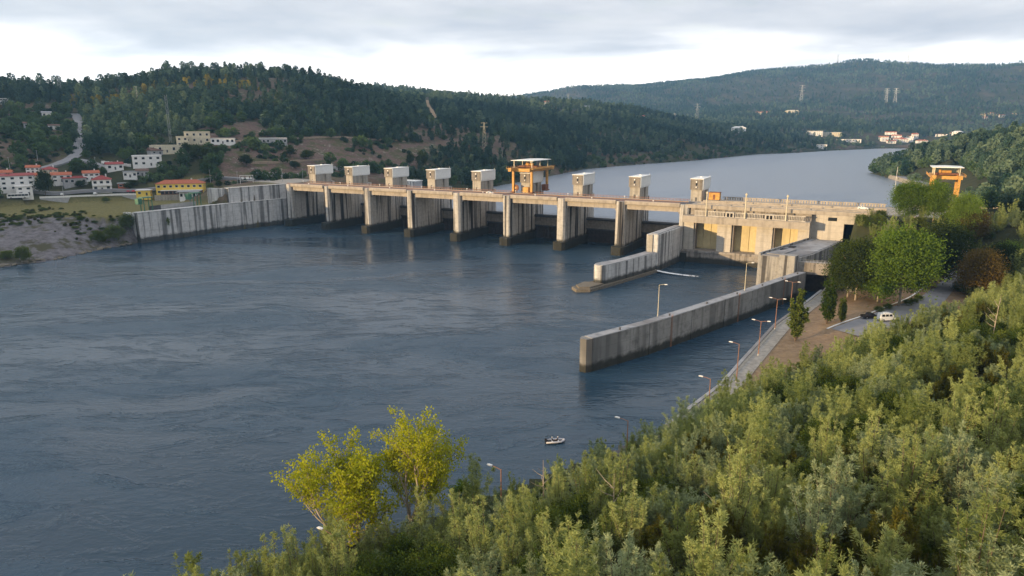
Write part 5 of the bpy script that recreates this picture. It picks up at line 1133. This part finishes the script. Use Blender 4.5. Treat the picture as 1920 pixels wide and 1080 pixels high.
# middle ridges and the reservoir banks
rng, x, y, z, s, t, r, px, py, land = scatter(620, 2500, 8.6, -20, 41, 23)
ok_ = land & ((r > 1350) | (px > 1090)) & ~((t < 130) & (s > 340) & (s < 405)) & (t > 60) & ~roads_px(px, py) & ~((s > 395) & (s < 425) & (t > 140) & (t < 420)) & ~((px > 1460) & (r > 1650) & (rng.random(len(x)) < .72)) & ~((px > 1640) & (r > 1750) & (rng.random(len(x)) < .85))
ok_ &= ~((fbm(x / 110 + 3, y / 110, 3) > .15) & (rng.random(len(x)) < .7))
i_ = choose(rng, x, y, len(x)); dsh = dist_poly(UPPER, s, t); i_ = np.where((dsh < 35), rng.choice([4, 5, 4, 7], len(x)), i_)
far_l = (r > 1300) & (px < 1000); ok_ &= ~(far_l & (fbm(x / 70 + 40, y / 70, 3) > -.02) & (rng.random(len(x)) < .55))
i_ = np.where(far_l & (rng.random(len(x)) < .6), rng.choice([4, 5, 6, 7, 7], len(x)), i_); i_ = np.where((r > 1150) & (px > 1000) & (fbm(x / 90 + 7, y / 90, 3) > .04) & (rng.random(len(x)) < .7), rng.choice([4, 5, 6, 7], len(x)), i_)  # paler species on the far ridges stand in for haze and light
sc_ = rng.uniform(.55, 1.1, len(x)) * np.where(r > 1300, .85, .8)
finish('reservoir_forest', 'wooded ridges and leafy banks along the reservoir', [(np.stack([x, y, z - .5], -1)[ok_], i_[ok_], sc_[ok_])])
rng, x, y, z, s, t, r, px, py, land = scatter(2300, 5300, 15, -20, 40, 24)
ok_ = land & ~((fbm(x / 260 + 3, y / 260, 3) > .10) & (rng.random(len(x)) < .8))
finish('far_forest', 'hazy woods on the far mountain and its foothills', [(np.stack([x, y, z - .5], -1)[ok_], choose(rng, x, y, len(x))[ok_], rng.uniform(.5, .95, len(x))[ok_])])
# right bank above the dam: fresh green thicket
rng, x, y, z, s, t, r, px, py, land = scatter(300, 1150, 4.8, 20, 42, 25)
ok_ = land & (((s > 404) & (t > 20) & (t < 480) & ~((t > 140) & (t < 420) & (s < 428))) | ((t >= 440) & (t < 800) & (s > 340)))
finish('right_bank_wood', 'dense green wood on the right bank above the dam', [(np.stack([x, y, z - .4], -1)[ok_], rng.choice([4, 4, 5, 6, 4, 1], len(x))[ok_], (rng.uniform(.6, 1.0, len(x)) * np.where(t > 440, 1.15, 1.0))[ok_])])

# ---- thicket on the near slope
ACA = [acacia(100 + k, (5.0, 6.6, 8.2, 7.2, 6.0, 9.2)[k], (2.7, 2.3, 2.6, 3.0, 2.5, 2.3)[k], 'acacia' if k % 3 else 'acacia_grey', (13, 12, 14, 14, 12, 13)[k], 620) for k in range(6)]
SCR = [acacia(130 + k, 4.4, 1.5, 'scrub', 22, 330, .34, .045, .26, -.2) for k in range(3)]
BSH = [clumpy(150 + k, 4, 2.3, 1.9, 'bush', 1.9, 44, 90, .26, .17, 'bark', .5, .08, 8) for k in range(3)]
def tree(name, kind, loc, rz, sc, label, cat='tree', group=None, tilt=(0, 0)):
    g = empty(name, loc, rz, label, cat, group); g.scale = sc if hasattr(sc, '__len__') else (sc, sc, sc); g.rotation_euler = (tilt[0], tilt[1], rz)
    put('trunk', kind[0], g); put('crown', kind[1], g); return g
rng = np.random.default_rng(77)
N_ = 8500
ts_ = rng.uniform(-372, -30, N_); d_ = rng.uniform(3, 150, N_); ss_ = quay_s(ts_) + d_
d0_ = np.interp(ts_, [-400, -225, -190, -150, -125, 60], [5.5, 5.5, 15, 31, 49, 52])
keep = (d_ > d0_)
xx = P0[0] + ss_ * CA + ts_ * SA; yy = P0[1] - ss_ * SA + ts_ * CA; zz_ = height(xx, yy)
px, py = project(xx, yy, zz_ + 4); rr_ = np.hypot(xx, yy)
keep &= (yy > 20) & (px > -150) & (px < 2080) & (py < 1230) & (rr_ > 34)
# poisson-like thinning
order = np.where(keep)[0]; got = []; cell = {}
for i in order:
    md_ = 1.7 + rr_[i] * .0045
    cx, cy_ = int(xx[i] // 3), int(yy[i] // 3); bad = False
    for a in (-1, 0, 1):
        for b_ in (-1, 0, 1):
            for j in cell.get((cx + a, cy_ + b_), ()):
                if (xx[i] - xx[j]) ** 2 + (yy[i] - yy[j]) ** 2 < md_ * md_: bad = True
    if not bad: got.append(i); cell.setdefault((cx, cy_), []).append(i)
got = np.array(got); pat = fbm(xx[got] / 16, yy[got] / 16, 3) + fbm(xx[got] / 5 + 31, yy[got] / 5, 2) * .5
dd_ = d_[got] - d0_[got]
kind_ = np.where((dd_ > 16) & (pat > .12), 1, np.where((dd_ > 12) & (pat < -.13), 2, 0))     # 0 acacia 1 broom 2 bush
vis = np.argsort(rr_[got] + np.where(np.abs(px[got] - 960) > 1000, 500, 0) + np.where(py[got] > 1120, 400, 0))
solo = set(vis[:290].tolist()); rest = ([], [], [], [])
PRO = [k[1] for k in ACA] + [k[1] for k in SCR] + [k[1] for k in BSH]
LBL = {0: ('acacia_tree', 'feathery grey-green acacia in the dense thicket on the near slope', 'tree', 'acacias of the near thicket'), 1: ('broom_shrub', 'dark olive upright broom shrub among the near acacias', 'shrub', 'broom shrubs of the near slope'), 2: ('leafy_bush', 'rounded leafy green bush among the near acacias', 'bush', 'bushes of the near slope')}
for n, i in enumerate(got):
    k = int(kind_[n]); v = int(rng.integers(0, 6 if k == 0 else 3)); sc = float(rng.uniform(.62, 1.3)) * (1.0 if k != 0 or dd_[n] > 12 else (1.08 if ts_[i] < -215 else .8)) * (.58 if abs(px[i] - 1045) < 70 and dd_[n] < 12 else 1.0); rz = float(rng.random() * 6.283)
    loc = (float(xx[i]), float(yy[i]), float(zz_[i]) - .2)
    if n in solo:
        nm, lb, ct, gp = LBL[k]; tree(nm, (ACA, SCR, BSH)[k][v], loc, rz, (sc, sc, sc * float(rng.uniform(.9, 1.25))), lb, ct, gp, (float(rng.normal() * .06), float(rng.normal() * .06)))
    else:
        rest[0].append(loc); rest[1].append((0, 0, rz)); rest[2].append((sc, sc, sc * 1.08)); rest[3].append(v + (0, 6, 9)[k])
mass('thicket', 'rest of the feathery acacia thicket on the near slope', 'thicket', *rest, PRO)
# low undergrowth fills the gaps on the slope
rng = np.random.default_rng(78); N_ = 7000
ts_ = rng.uniform(-372, -95, N_); d_ = rng.uniform(5, 150, N_); ss_ = quay_s(ts_) + d_; keep = d_ > np.interp(ts_, [-400, -225, -190, -150, -125, 60], [5, 5, 13, 30, 48, 51])
xx = P0[0] + ss_ * CA + ts_ * SA; yy = P0[1] - ss_ * SA + ts_ * CA; keep &= (yy > 22) & (np.abs(xx / np.maximum(yy, 1)) < .95); xx, yy = xx[keep], yy[keep]; zz_ = height(xx, yy); n = len(xx)
mass('undergrowth', 'low scrub under the acacias on the near slope', 'undergrowth', np.stack([xx, yy, zz_ - .2], -1), np.stack([0 * xx, 0 * xx, rng.random(n) * 6.283], -1), np.repeat(rng.uniform(.25, .5, n)[:, None], 3, 1), rng.choice([6, 7, 8, 9, 10, 11], n), PRO)

# shrubs and trees on the bank between yard and dam crest
rng = np.random.default_rng(79); N_ = 900
ss_ = rng.uniform(352, 470, N_); ts_ = rng.uniform(-80, 60, N_); keep = ~((ss_ < 420) & (ts_ > -38)) | ((ss_ > 352) & (ts_ < -36)); keep &= ~((np.abs(ss_ - (386 + (ts_ + 58) * .4)) < 5))
xx = P0[0] + ss_ * CA + ts_ * SA; yy = P0[1] - ss_ * SA + ts_ * CA; xx, yy = xx[keep], yy[keep]; zz_ = height(xx, yy); n = len(xx)
mass('crest_bank_scrub', 'green scrub on the bank between the yard and the dam crest', 'scrub', np.stack([xx, yy, zz_ - .2], -1), np.stack([0 * xx, 0 * xx, rng.random(n) * 6.283], -1), np.repeat(rng.uniform(.8, 1.5, n)[:, None], 3, 1), rng.choice([0, 1, 2, 4, 5, 9, 10, 11], n), PRO)

# ---- bare dead stems in the thicket
def dead(loc, seed, H_, label):
    rg_ = random.Random(seed); g = empty('dead_tree', loc, rg_.random() * 6, label, 'dead tree'); b = MB(); b.tube([(0, 0, -.5), (.1, 0, H_ * .5), (.3, .1, H_)], [.13, .09, .02], 6); b.build('trunk', M['bark_dead'], g)
    for k in range(6):
        h0 = H_ * rg_.uniform(.3, .85); a = rg_.random() * 6.28; l_ = rg_.uniform(1.2, 3.2); b = MB()
        b.tube([(.1, 0, h0), (.1 + math.cos(a) * l_ * .5, math.sin(a) * l_ * .5, h0 + l_ * .25), (.1 + math.cos(a) * l_, math.sin(a) * l_, h0 + l_ * .65)], [.06, .04, .012], 5); b.build('branch', M['bark_dead'], g)
for (px_, py_, H_, sd_, lb) in ((1018, 985, 10.5, 3, 'bare pale dead stem with one long side branch in the thicket'), (1365, 1000, 7.5, 4, 'forked white dead branch in the dark gap of the thicket'), (1150, 985, 8.0, 5, 'thin leafless sapling left of the forked dead branch'), (1860, 640, 11, 6, 'bleached leafless treetop at the right edge above the thicket')):
    x, y = gnd(px_, py_, 36, 260); dead((x, y, hz(x, y)), sd_, H_, lb)

# ---- two yellow poplars on the bank
def poplar(seed, H_, lean, spread, nl, stems):
    rng = np.random.default_rng(seed); tb = MB(); tips = []
    def grow(p, d, L, r_, lev):
        pts = [p]; q_ = p.copy(); dd = d.copy(); n = 4
        for k in range(n): dd = unit(dd + rng.normal(size=3) * .16 + np.array([0, 0, .05 if lev else 0])); q_ = q_ + dd * L / n; pts.append(q_.copy())
        tb.tube([tuple(v_) for v_ in pts], [r_ * (1 - .6 * k / n) for k in range(n + 1)], 6 if lev < 2 else 4, False)
        if lev >= 3: tips.append((pts[2], .5)); tips.append((pts[-1], 1)); return
        nb_ = (4, 4, 3)[lev]
        for k in range(nb_):
            j = min(n, 1 + int(k * n / nb_ + rng.random())); a = rng.random() * 6.283; nd = unit(dd * .8 + np.array([math.cos(a), math.sin(a), .25]) * spread); grow(pts[j], nd, L * rng.uniform(.5, .72), r_ * .5, lev + 1)
        grow(pts[-1], dd, L * .6, r_ * .45, lev + 1)
        if lev >= 1: tips.append((pts[-1], .8))
    for (dx, dy, hl) in stems: grow(np.array([0, 0, -.5]), unit(np.array([dx, dy, 1.0])), H_ * hl, .28, 0)
    C = []; D = []
    for p, wgt in tips:
        n = int(nl * wgt * rng.uniform(.5, 1.4)); off = rng.normal(size=(n, 3)) * .36; C.append(p + off); D.append(unit(off + rng.normal(size=(n, 3)) * .4 + np.array([0, 0, -.1])))
    C = np.concatenate(C); D = np.concatenate(D); n = len(C)
    return tb.mesh('trunk', M['bark_pale'], True), crown_mesh('crown', C, D, .36 * rng.uniform(.6, 1.3, n), .27 * rng.uniform(.7, 1.2, n), rng, M['poplar'])
def bank(px_, r): x, y, _ = atr(px_, 1000, r); return (x, y)
x, y = at(668, 1030, 4.0)[:2]; tree('poplar_tree', poplar(5, 15.5, 0, .8, 26, ((-.55, .1, .46), (-.2, -.2, .44), (.12, .15, .5))), (x, y, max(3.0, hz(x, y))), 0.3, 1.28, 'wide yellow-green poplar with several leaning stems over the water', 'tree', 'yellow poplars on the bank')
x, y = at(772, 1012, 4.0)[:2]; tree('poplar_tree', poplar(8, 17.5, 0, .72, 28, ((.1, .1, .5), (-.22, .05, .46), (.0, -.2, .4))), (x, y, max(3.2, hz(x, y))), 1.3, (1.0, 1.0, 1.22), 'taller upright yellow-green poplar right beside the wide one', 'tree', 'yellow poplars on the bank')
x, y = at(870, 960, 4.5)[:2]; tree('bank_shrub', clumpy(171, 4, 2.2, 2.0, 'plane', 2.2, 34, 80, .34, .26, 'bark', .5, .1, 6), (x, y, max(3.2, hz(x, y))), 0, 1.0, 'small bright green shrub on the bank right of the poplars', 'shrub')

# ---- plane trees beside the lock
PL = [clumpy(200 + k, 15, 8.8, 10.8, ('plane', 'plane_dark', 'plane_dark', 'plane', 'plane_brown')[k], 12.6, 210, 125, .6, .48, 'bark_pale', .5, .42, 16) for k in range(5)]
for (px_, py_, z_, k, sc, lb) in ((1685, 574, 8, 0, 1.2, 'big bright green plane tree beside the paved yard'), (1604, 560, 8, 1, .98, 'dark green plane tree nearest the lock'), (1645, 566, 8, 3, .6, 'smaller green plane tree between the bright and the dark one'), (1590, 548, 8, 2, .85, 'dark plane tree hidden behind the one nearest the lock'),
                              (1753, 540, 8, 2, 1.1, 'shadowy plane tree right of the bright green one'), (1740, 480, 15, 3, .72, 'round green plane tree behind the bright one'), (1690, 480, 14, 0, .74, 'bright plane tree at the back towards the dam'), (1795, 492, 14, 3, .72, 'green plane tree at the bend of the yard road'),
                              (1612, 505, 12, 2, .5, 'dark leafy tree against the lock portal'), (1835, 545, 11, 4, .8, 'rusty brown turning tree right of the plane trees'), (1870, 520, 14, 2, .7, 'dark tree behind the rusty brown one'), (1815, 490, 15, 4, .6, 'brownish tree below the right-hand gantry crane'), (1890, 480, 20, 3, .55, 'leafy green tree at the right picture edge')):
    x, y = at(px_, py_, z_)[:2]; tree('plane_tree', PL[k], (x, y, hz(x, y)), px_ * .7, sc, lb, 'tree', 'trees beside the lock')
# slim young trees on the quay
YT = [acacia(180 + k, 10.0, 2.0, 'bush', 16, 520, .4, .22, .75, .3) for k in range(2)]
for (px_, py_, k, sc, lb) in ((1492, 630, 0, 1.55, 'conical dark green young tree standing on the quay path'), (1550, 604, 1, 1.5, 'slender yellowish young tree on the quay lawn'), (1577, 606, 1, .85, 'small round shrub right of the slender young tree')):
    x, y = at(px_, py_, 7.5)[:2]; tree('young_tree', YT[k], (x, y, hz(x, y)), k * 2.0, (sc, sc, sc * 1.05), lb)
# hedge by the yard road
hg = BSH[0]
for k, (px_, py_) in enumerate(((1648, 584), (1664, 580), (1700, 572), (1712, 568), (1722, 563))):
    x, y = at(px_, py_, 8)[:2]; tree('hedge_bush', BSH[k % 3], (x, y, hz(x, y)), k, (.7, .7, .5), ('first', 'second', 'third', 'fourth', 'fifth')[k] + ' low bush from the van in the hedge along the yard road', 'bush', 'hedge along the yard road')

# ---- single trees of the left bank
LT = [clumpy(220 + k, 12, 5, 4.6, ('plane_dark', 'plane_dark', 'bush')[k], 6, 60, 60, .8, .6, 'bark', .4, .3, 8) for k in range(3)]
for (px_, py_, k, sx, sz, lb) in ((88, 380, 0, .95, 1.75, 'big dark tree in front of the village road at left'), (375, 300, 1, 1.3, 1.05, 'broad dark tree mass below the cream buildings'), (352, 292, 1, .9, .9, 'dark tree left of the broad tree mass'), (405, 296, 0, .95, .9, 'dark tree right of the broad tree mass'), (385, 322, 1, .9, .8, 'dark round tree lower on the brown slope'),
                                  (462, 312, 0, .95, .9, 'single dark round tree on the brown slope'), (545, 295, 1, .9, .8, 'left dark tree of the clump above the first tower'), (575, 300, 0, 1.1, .85, 'right dark tree of the clump above the first tower'), (555, 318, 1, .7, .6, 'low dark bush under the clump above the first tower'), (395, 358, 2, .45, .5, 'small yellow-green tree beside the cafe'),
                                  (410, 352, 0, .5, .5, 'small dark tree between the cafe and the upper wall'), (180, 352, 1, .8, .5, 'dark garden trees left of the square white house'), (240, 356, 0, .55, .5, 'garden bush right of the square white house'), (150, 352, 0, .6, .5, 'garden tree by the blue grey house'), (790, 318, 1, 1.1, 1.5, 'tall dark cypress-like tree behind the fourth tower'), (768, 312, 0, .8, 1.2, 'dark tree just left of the tall dark one'),
                                  (250, 350, 1, .7, .4, 'dark hedge above the restaurant'), (300, 340, 1, .8, .4, 'dark trees behind the restaurant roof'), (15, 352, 1, .7, .8, 'dark tree at the left edge in front of the tall white house')):
    tree('bank_tree', LT[k], spot(px_, py_), px_ * 1.3, (sx, sx, sz), lb, 'tree', 'trees on the left bank')
for (px_, py_, sx, sz, lb) in ((200, 384, .75, .55, 'spiky dark shrub in front of the road wall'), (215, 452, 1.5, 1.25, 'large dark shrub on the gravel bank beside the wall'), (240, 432, 1.2, 1.3, 'dark shrub against the end of the wall'), (185, 456, 1.1, .9, 'lower dark shrub left of the large one'), (45, 490, 1.0, 1.2, 'bright green bush at the water edge on the left'), (12, 486, .8, .7, 'low green bush at the left picture edge by the water'), (75, 392, .3, .25, 'tiny shrub on the dry meadow'), (265, 372, .5, .4, 'green shrub beside the green sluice frame')):
    x, y = at(px_, py_, 17 if py_ < 400 else 6)[:2]; z0 = hz(x, y)
    if py_ > 400: x, y = gnd(px_, py_, 395, 560); z0 = hz(x, y)
    tree('bank_shrub', BSH[0] if 'bright' in lb or 'green' in lb else BSH[1], (x, y, z0), px_, (sx * 1.6, sx * 1.6, sz * 1.8), lb, 'shrub', 'shrubs on the left bank')
cw = tree('wall_creeper', BSH[2], W(-22.0, -109, 10), 0, (1.15, .5, 1.5), 'dark creeper clump growing on the face of the left wall', 'plant')

rng = np.random.default_rng(80); N_ = 1500; ss_ = rng.uniform(-150, -18, N_); ts_ = rng.uniform(-260, -112, N_); xx = P0[0] + ss_ * CA + ts_ * SA; yy = P0[1] - ss_ * SA + ts_ * CA; zz_ = height(xx, yy)
keep = ~inside(LOWER, ss_, ts_) & (zz_ > 2.6) & (zz_ < 17.6) & (fbm(xx / 13, yy / 13, 3) + .12 * (zz_ > 13) > .07); xx, yy, zz_ = xx[keep], yy[keep], zz_[keep]; n = len(xx)
mass('gravel_bank_scrub', 'low dark scrub dotted over the grey gravel bank', 'scrub', np.stack([xx, yy, zz_ - .15], -1), np.stack([0 * xx, 0 * xx, rng.random(n) * 6.283], -1), np.repeat(rng.uniform(.25, .75, n)[:, None], 3, 1) * np.array([1.2, 1.2, .6]), rng.choice([6, 7, 8, 9, 10, 11], n), PRO)
# ================================================================ BOAT, WHITE WATER, ROCKS, HAZE
bx, by, _ = at(1040, 829, TAIL)
bt = empty('inflatable_boat', (bx, by, TAIL), R(8), 'small grey inflatable boat on the river near the thicket', 'boat')
pts = [(-2.0, -.72, .28), (0, -.78, .28), (1.2, -.7, .3), (1.9, -.38, .38), (2.15, 0, .44), (1.9, .38, .38), (1.2, .7, .3), (0, .78, .28), (-2.0, .72, .28)]
b = MB(); b.tube(pts, [.2, .25, .25, .24, .22, .24, .25, .25, .2], 12); b.build('tube', M['hull'], bt, True)
b = MB(); b.prism([(-1.9, -.6), (1.2, -.6), (1.85, -.2), (1.85, .2), (1.2, .6), (-1.9, .6)], .05, .14); b.build('floor', M['hull_dark'], bt)
b = MB(); b.tube([(-2.0, -.98, .2), (0, -1.03, .2), (1.3, -.92, .22), (2.2, -.3, .34), (2.38, 0, .38), (2.2, .3, .34), (1.3, .92, .22), (0, 1.03, .2), (-2.0, .98, .2)], .07, 6); b.build('rubbing_strake', M['hull_dark'], bt, True)
MB().box(-1.78, -1.68, -.6, .6, .14, .62).build('transom', M['hull_dark'], bt)
for x_ in (-.6, .75): MB().box(x_ - .16, x_ + .16, -.66, .66, .38, .44).build('seat', M['cloth_light'], bt)
b = MB(); b.box(-2.2, -1.82, -.17, .17, .45, 1.0); b.tube([(-2.0, 0, .45), (-2.02, 0, -.35)], .09, 8); b.tube([(-1.85, 0, .8), (-1.25, .12, .86)], .04, 6); b.build('outboard_motor', M['hull_dark'], bt)
def person(loc, rz, label, parent=None):
    g = empty('person', loc, rz, label, 'person')
    V = [(0, 0, .46), (0, 0, .66), (0, 0, .88), (0, 0, 1.0), (.02, 0, 1.09), (.02, 0, 1.2)]; E = [(0, 1), (1, 2), (2, 3), (3, 4), (4, 5)]; Rd = [.15, .135, .16, .07, .085, .075]
    for sy in (-1, 1):
        n = len(V); V += [(.02, sy * .19, .9), (.08, sy * .25, .66), (.3, sy * .17, .6), (.38, sy * .14, .6)]; E += [(2, n), (n, n + 1), (n + 1, n + 2), (n + 2, n + 3)]; Rd += [.065, .05, .04, .035]
        n = len(V); V += [(.06, sy * .09, .44), (.42, sy * .14, .5), (.44, sy * .14, .14), (.58, sy * .15, .1)]; E += [(0, n), (n, n + 1), (n + 1, n + 2), (n + 2, n + 3)]; Rd += [.1, .075, .05, .04]
    me = bpy.data.meshes.new('body'); me.from_pydata(V, E, []); me.materials.append(M['cloth_dark']); o = put('body', me, g)
    o.modifiers.new('skin', 'SKIN'); 
    for k, sv in enumerate(me.skin_vertices[0].data if me.skin_vertices else []): sv.radius = (Rd[k], Rd[k]); sv.use_root = (k == 0)
    o.modifiers.new('sub', 'SUBSURF').render_levels = 2
    b = MB(); b.tube([(.03, 0, 1.04), (.035, 0, 1.1), (.03, 0, 1.2), (.02, 0, 1.27)], [.05, .1, .1, .04], 12); b.tube([(.12, 0, 1.15), (.155, 0, 1.14)], [.02, .012], 6); b.build('face', M['skin'], g, True)
    b = MB(); b.tube([(.01, 0, 1.2), (.01, 0, 1.26), (.01, 0, 1.31)], [.115, .105, .05], 12); b.box(.08, .22, -.08, .08, 1.2, 1.22); b.build('cap', M['cloth_light'], g)
    for sy in (-1, 1):
        b = MB(); b.box(.38, .45, sy * .14 - .04, sy * .14 + .04, .575, .605)
        for k in range(4): b.tube([(.45, sy * .14 - .032 + k * .021, .59), (.5, sy * .14 - .032 + k * .021, .58), (.52, sy * .14 - .032 + k * .021, .55)], .009, 5)
        b.tube([(.4, sy * .1, .59), (.45, sy * .075, .575)], .01, 5); b.build('hand', M['skin'], g)
    return g
c8, s8 = math.cos(R(8)), math.sin(R(8))
def onboat(x, y): return (bx + x * c8 - y * s8, by + x * s8 + y * c8, TAIL)
person(onboat(.72, 0), R(188), 'person in dark clothes and pale cap seated towards the bow of the inflatable boat')
person(onboat(-.62, 0), R(8), 'person in dark clothes and pale cap seated amidships in the inflatable boat')
# jet of white water out of the dividing wall
fj = damthing('water_jet', 267.3, -62, TAIL, 'white jet of water shooting from the foot of the dividing wall', 'water jet')
fm_ = NT('jet_foam'); nzf = fm_.noise(fm_.pos(), 1.3, 6, .75); tb_ = fm_.n('ShaderNodeBsdfTransparent'); db_ = fm_.n('ShaderNodeBsdfDiffuse'); db_.inputs[0].default_value = (.85, .87, .89, 1); mx_ = fm_.n('ShaderNodeMixShader'); tco = fm_.n('ShaderNodeTexCoord'); sxj = fm_.n('ShaderNodeSeparateXYZ'); fm_.l(tco.outputs['Generated'], sxj.inputs[0]); edge = fm_.math('SUBTRACT', 1.0, fm_.math('ABSOLUTE', fm_.math('MULTIPLY_ADD', sxj.outputs[1], 2.0, -1.0))); thr = fm_.math('ADD', nzf, fm_.math('MULTIPLY_ADD', sxj.outputs[0], -.30, .20)); fm_.l(fm_.maprange(thr, .36, .52), mx_.inputs[0]); fm_.l(tb_.outputs[0], mx_.inputs[1]); fm_.l(db_.outputs[0], mx_.inputs[2]); fm_.l(mx_.outputs[0], fm_.out.inputs[0])
p_a = Vector(at(1226, 506, TAIL + 1.0)); p_b = Vector(at(1252, 513, TAIL + .4)); p_c = Vector(at(1310, 518, TAIL + .06))
inv = Matrix.Rotation(AX, 3, 'Z'); loc0 = Vector(W(267.3, -62, TAIL)); P3 = [inv @ (p - loc0) for p in (p_a, p_b, p_c)]
b = MB(); n_ = 24; prev = None
for k in range(n_ + 1):
    u = k / n_; p = P3[0] * (1 - u) ** 2 + P3[1] * 2 * u * (1 - u) + P3[2] * u * u; w_ = 1.0 + 3.2 * u * (1 - .45 * u) + .25 * math.sin(k * 2.1); h_ = max(.04, .45 * (1 - u) ** 1.5 + .1 * math.sin(k * 1.7) * (1 - u))
    ring = [(p.x, p.y - w_ * .5, p.z - .05), (p.x, p.y - w_ * .2, p.z + h_), (p.x, p.y + w_ * .2, p.z + h_ * .9), (p.x, p.y + w_ * .5, p.z - .05)]; b.v += ring
    if k: a = 4 * (k - 1); b.f += [(a + j, a + j + 1, a + j + 5, a + j + 4) for j in range(3)]
b.build('spray', fm_.m, fj, True)
# pale driftwood rocks at the foot of the left bank and of the thicket
rk = random.Random(9)
def rock_me(seed):
    r2 = random.Random(seed); b = MB(); n = 7
    b.v = [(0, 0, -.4)] + [(math.cos(a) * r2.uniform(.7, 1.1) * q_, math.sin(a) * r2.uniform(.7, 1.1) * q_, z_ + r2.uniform(-.1, .1)) for z_, q_ in ((-.2, .9), (.2, 1.0), (.55, .6)) for a in [6.283 * k / n for k in range(n)]] + [(0, 0, .7)]
    for k in range(n):
        k2 = (k + 1) % n; b.f += [(0, 1 + k2, 1 + k), (1 + k, 1 + k2, 1 + n + k2, 1 + n + k), (1 + n + k, 1 + n + k2, 1 + 2 * n + k2, 1 + 2 * n + k), (1 + 2 * n + k, 1 + 2 * n + k2, 1 + 3 * n)]
    return b.mesh('rock', M['rock'])
RK = [rock_me(k) for k in range(4)]
for k in range(46):
    px_ = rk.uniform(0, 266); py_ = np.interp(px_, [0, 100, 180, 266], [502, 489, 471, 455]) - rk.uniform(1, 5); x, y = gnd(px_, py_, 390, 520); s_ = rk.uniform(.5, 1.5)
    o = put('bank_rock', RK[k % 4], None, (x, y, hz(x, y)), rk.random() * 6, (s_ * 1.3, s_, s_ * .8)); tag(o, 'brown boulder at the waterline of the left gravel bank', 'rock', 'boulders along the left waterline')
# haze over the valley
hm = NT('haze_air'); pv = hm.n('ShaderNodeVolumePrincipled'); pv.inputs['Color'].default_value = (.27, .56, 1.0, 1); pv.inputs['Density'].default_value = 1.1e-4; pv.inputs['Anisotropy'].default_value = .2
hm.t.links.new(pv.outputs[0], hm.out.inputs['Volume'])
hzb = MB().box(-6500, 6500, -6500, 6500, -6, 640).build('haze', hm.m); tag(hzb, 'thin blue haze filling the valley air', 'haze', kind='stuff')
